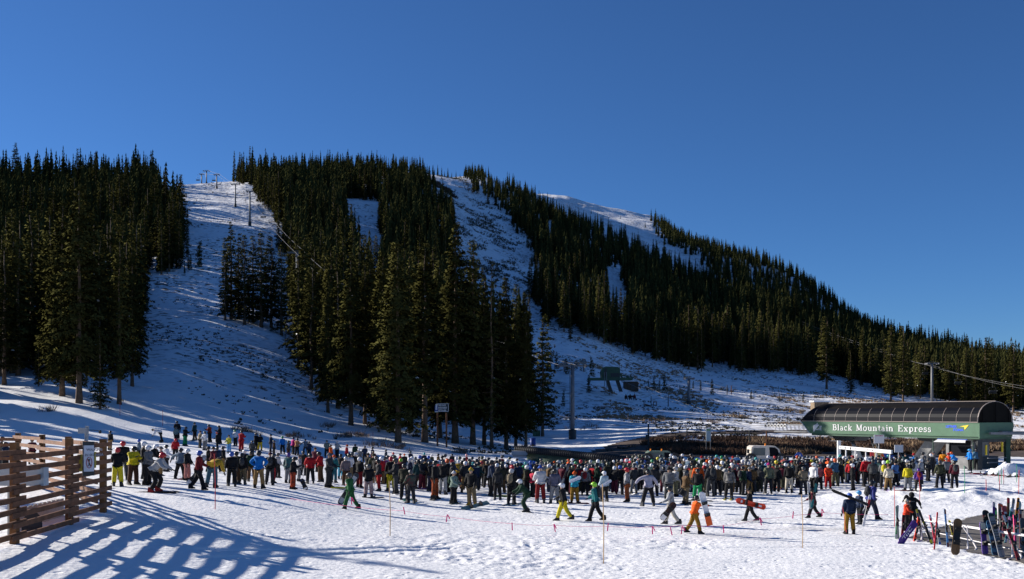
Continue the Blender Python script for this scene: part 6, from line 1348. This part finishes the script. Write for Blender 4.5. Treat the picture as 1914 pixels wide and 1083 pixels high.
RK = [('ski', (1709, 1013), (1718, 966), .11, 'redorange', 'orange red ski with black marks right of the purple snowboard', ST('black', 7)), ('ski', (1742, 1018), (1717, 952), .10, 'black', 'black ski with yellow tail leaning left at the rack', ('yellow', [(0, -.42, .9, .1), (0, .1, .9, .08)])), ('ski', (1724, 1010), (1714, 951), .11, 'grey', 'grey ski with yellow tip beside the orange jacket', ('yellow', [(0, .42, .95, .12)])),
 ('ski', (1675, 1008), (1678, 944), .09, 'kelly', 'green ski standing at the far left of the rack', ST('lgrey', 3)), ('ski', (1679, 1008), (1676, 946), .09, 'sage', 'pale green ski paired with the far left green ski', None), ('ski', (1686, 1006), (1689, 962), .11, 'darkred', 'dark red ski before the orange jacket', ST('black', 3)),
 ('ski', (1746, 1030), (1753, 957), .05, 'red', 'thin bright red ski curved at the tip right of the black and yellow ski', None), ('ski', (1748, 1014), (1738, 962), .09, 'crimson', 'crimson ski tip leaning left behind the thin red ski', ST('white', 3)), ('ski', (1772, 1025), (1766, 951), .07, 'sky', 'slim blue ski left of the brown snowboard', ST('maroon', 3)), ('ski', (1757, 1020), (1750, 975), .09, 'lgrey', 'pale ski behind the thin red ski', ST('blue', 3)), ('ski', (1783, 1006), (1774, 972), .09, 'yellow', 'short yellow ski end left of the brown snowboard', None),
 ('snowboard', (1785, 1038), (1791, 969), .29, 'umber', 'worn brown wood snowboard standing left of the rack foot', ('black', [(0, .02, .8, .22)])), ('snowboard', (1842, 1038), (1836, 975), .27, 'purple', 'purple snowboard with pale yellow nose', ('cream', [(0, .36, .8, .2)])), ('snowboard', (1862, 1040), (1849, 972), .27, 'steel', 'blue banded snowboard right of the purple one', ST('navy', 6)), ('snowboard', (1874, 1044), (1851, 958), .25, 'greyp', 'grey lined snowboard with green nose leaning left', ('dgreen', [(0, .44, .8, .06)] + [(0, .3 - .055 * k, .7, .012) for k in range(12)])),
 ('ski', (1905, 1050), (1884, 988), .11, 'darkred', 'dark red ski leaning left under the rail near the right edge', ST('black', 4)), ('ski', (1908, 1026), (1907, 952), .11, 'maroon', 'maroon and grey ski upright near the right edge', ST('grey', 4)), ('snowboard', (1845, 1000), (1842, 953), .28, 'black', 'black snowboard with red white label behind the blue one', ('red', [(0, .22, .9, .12)])),
 ('ski', (1871, 1012), (1868, 943), .12, 'dgrey', 'grey ski standing upright left in the dense cluster', ST('rust', 4)), ('ski', (1885, 1010), (1895, 931), .12, 'lgrey', 'long pale grey ski leaning right at the top of the cluster', ST('grey', 4)), ('ski', (1894, 1008), (1904, 930), .10, 'amber', 'amber ski beside the long pale grey ski', ST('black', 5)), ('snowboard', (1900, 1000), (1905, 935), .24, 'mint', 'mint green board nose at the top right of the cluster', None), ('ski', (1884, 1006), (1885, 930), .11, 'brown', 'dark brown ski highest in the cluster', ST('red', 3)), ('snowboard', (1868, 1004), (1870, 940), .25, 'white', 'white board with orange nose in the cluster', ('orange', [(0, .42, .8, .08)])), ('snowboard', (1879, 1006), (1878, 945), .23, 'rosej', 'rose and white board in the middle of the cluster', ('white', [(0, .2, .6, .2)])), ('ski', (1893, 1012), (1873, 955), .10, 'white', 'white ski crossing left through the cluster', ST('red', 3)), ('ski', (1879, 1016), (1892, 948), .10, 'teal', 'teal ski crossing right through the cluster', ST('white', 4)), ('ski', (1862, 1004), (1861, 948), .10, 'kelly', 'green tipped black ski at the left of the cluster', ST('black', 5)), ('ski', (1898, 1020), (1896, 962), .10, 'pink', 'pink ski low in the cluster', ST('black', 3)), ('ski', (1889, 1018), (1886, 965), .10, 'navy', 'navy ski low in the cluster', ST('white', 3)), ('snowboard', (1916, 1040), (1912, 968), .27, 'dgrey', 'dark grey snowboard cut by the right edge', None), ('ski', (1857, 1008), (1858, 938), .1, 'purple', 'violet tipped ski behind the grey lined snowboard', ST('lgrey', 3))]
for i, (n_, b_, t_, w_, c_, l_, g_) in enumerate(RK): lean(n_, b_, t_, w_, c_, l_, g_, rnd.uniform(.25, .6))
# skis lying on the snow by the terminal
for px, row, c_, l_ in ((1832, 888, 'red', 'red ski lying on the snow left before the snow pile'), (1850, 890, 'dgrey', 'dark snowboard lying before the snow pile'), (1864, 891, 'red', 'red and white ski lying right before the snow pile'), (1894, 893, 'black', 'black snowboard lying beside the snow pile'), (1815, 887, 'charcoal', 'short dark ski lying on the snow under the awning')):
    c = GP(px, row); plank('ski' if 'ski' in l_ else 'snowboard', 'ski' if 'ski' in l_ else 'snowboard', (c.x + .8, c.y + .1, c.z + .1), (c.x - .8, c.y, c.z + .1), .12 if 'ski' in l_ else .27, c_, l_, (0, -.3, 1), ST('white', 3), True)
for px, Y in ((1170, 212), (1178, 212), (1186, 212)):
    p = Vector(pk(px, 745, Y)); D = FIG['T'][0]; o = thing('person', {1170: 'left rider on the chair below the drive station', 1178: 'middle rider on the chair below the drive station', 1186: 'right rider on the chair below the drive station'}[px], 'person', p - UP * .0, R(180)); child('body', D['body'], None, o); child('jacket', D['jacket'], cloth('black' if px < 1184 else 'maroon'), o); child('trousers', D['trousers'], cloth('black'), o); child('helmet', D['helmet'], hm['black'], o)
    for q in D['boots']: child('boot', q, cloth('black'), o)
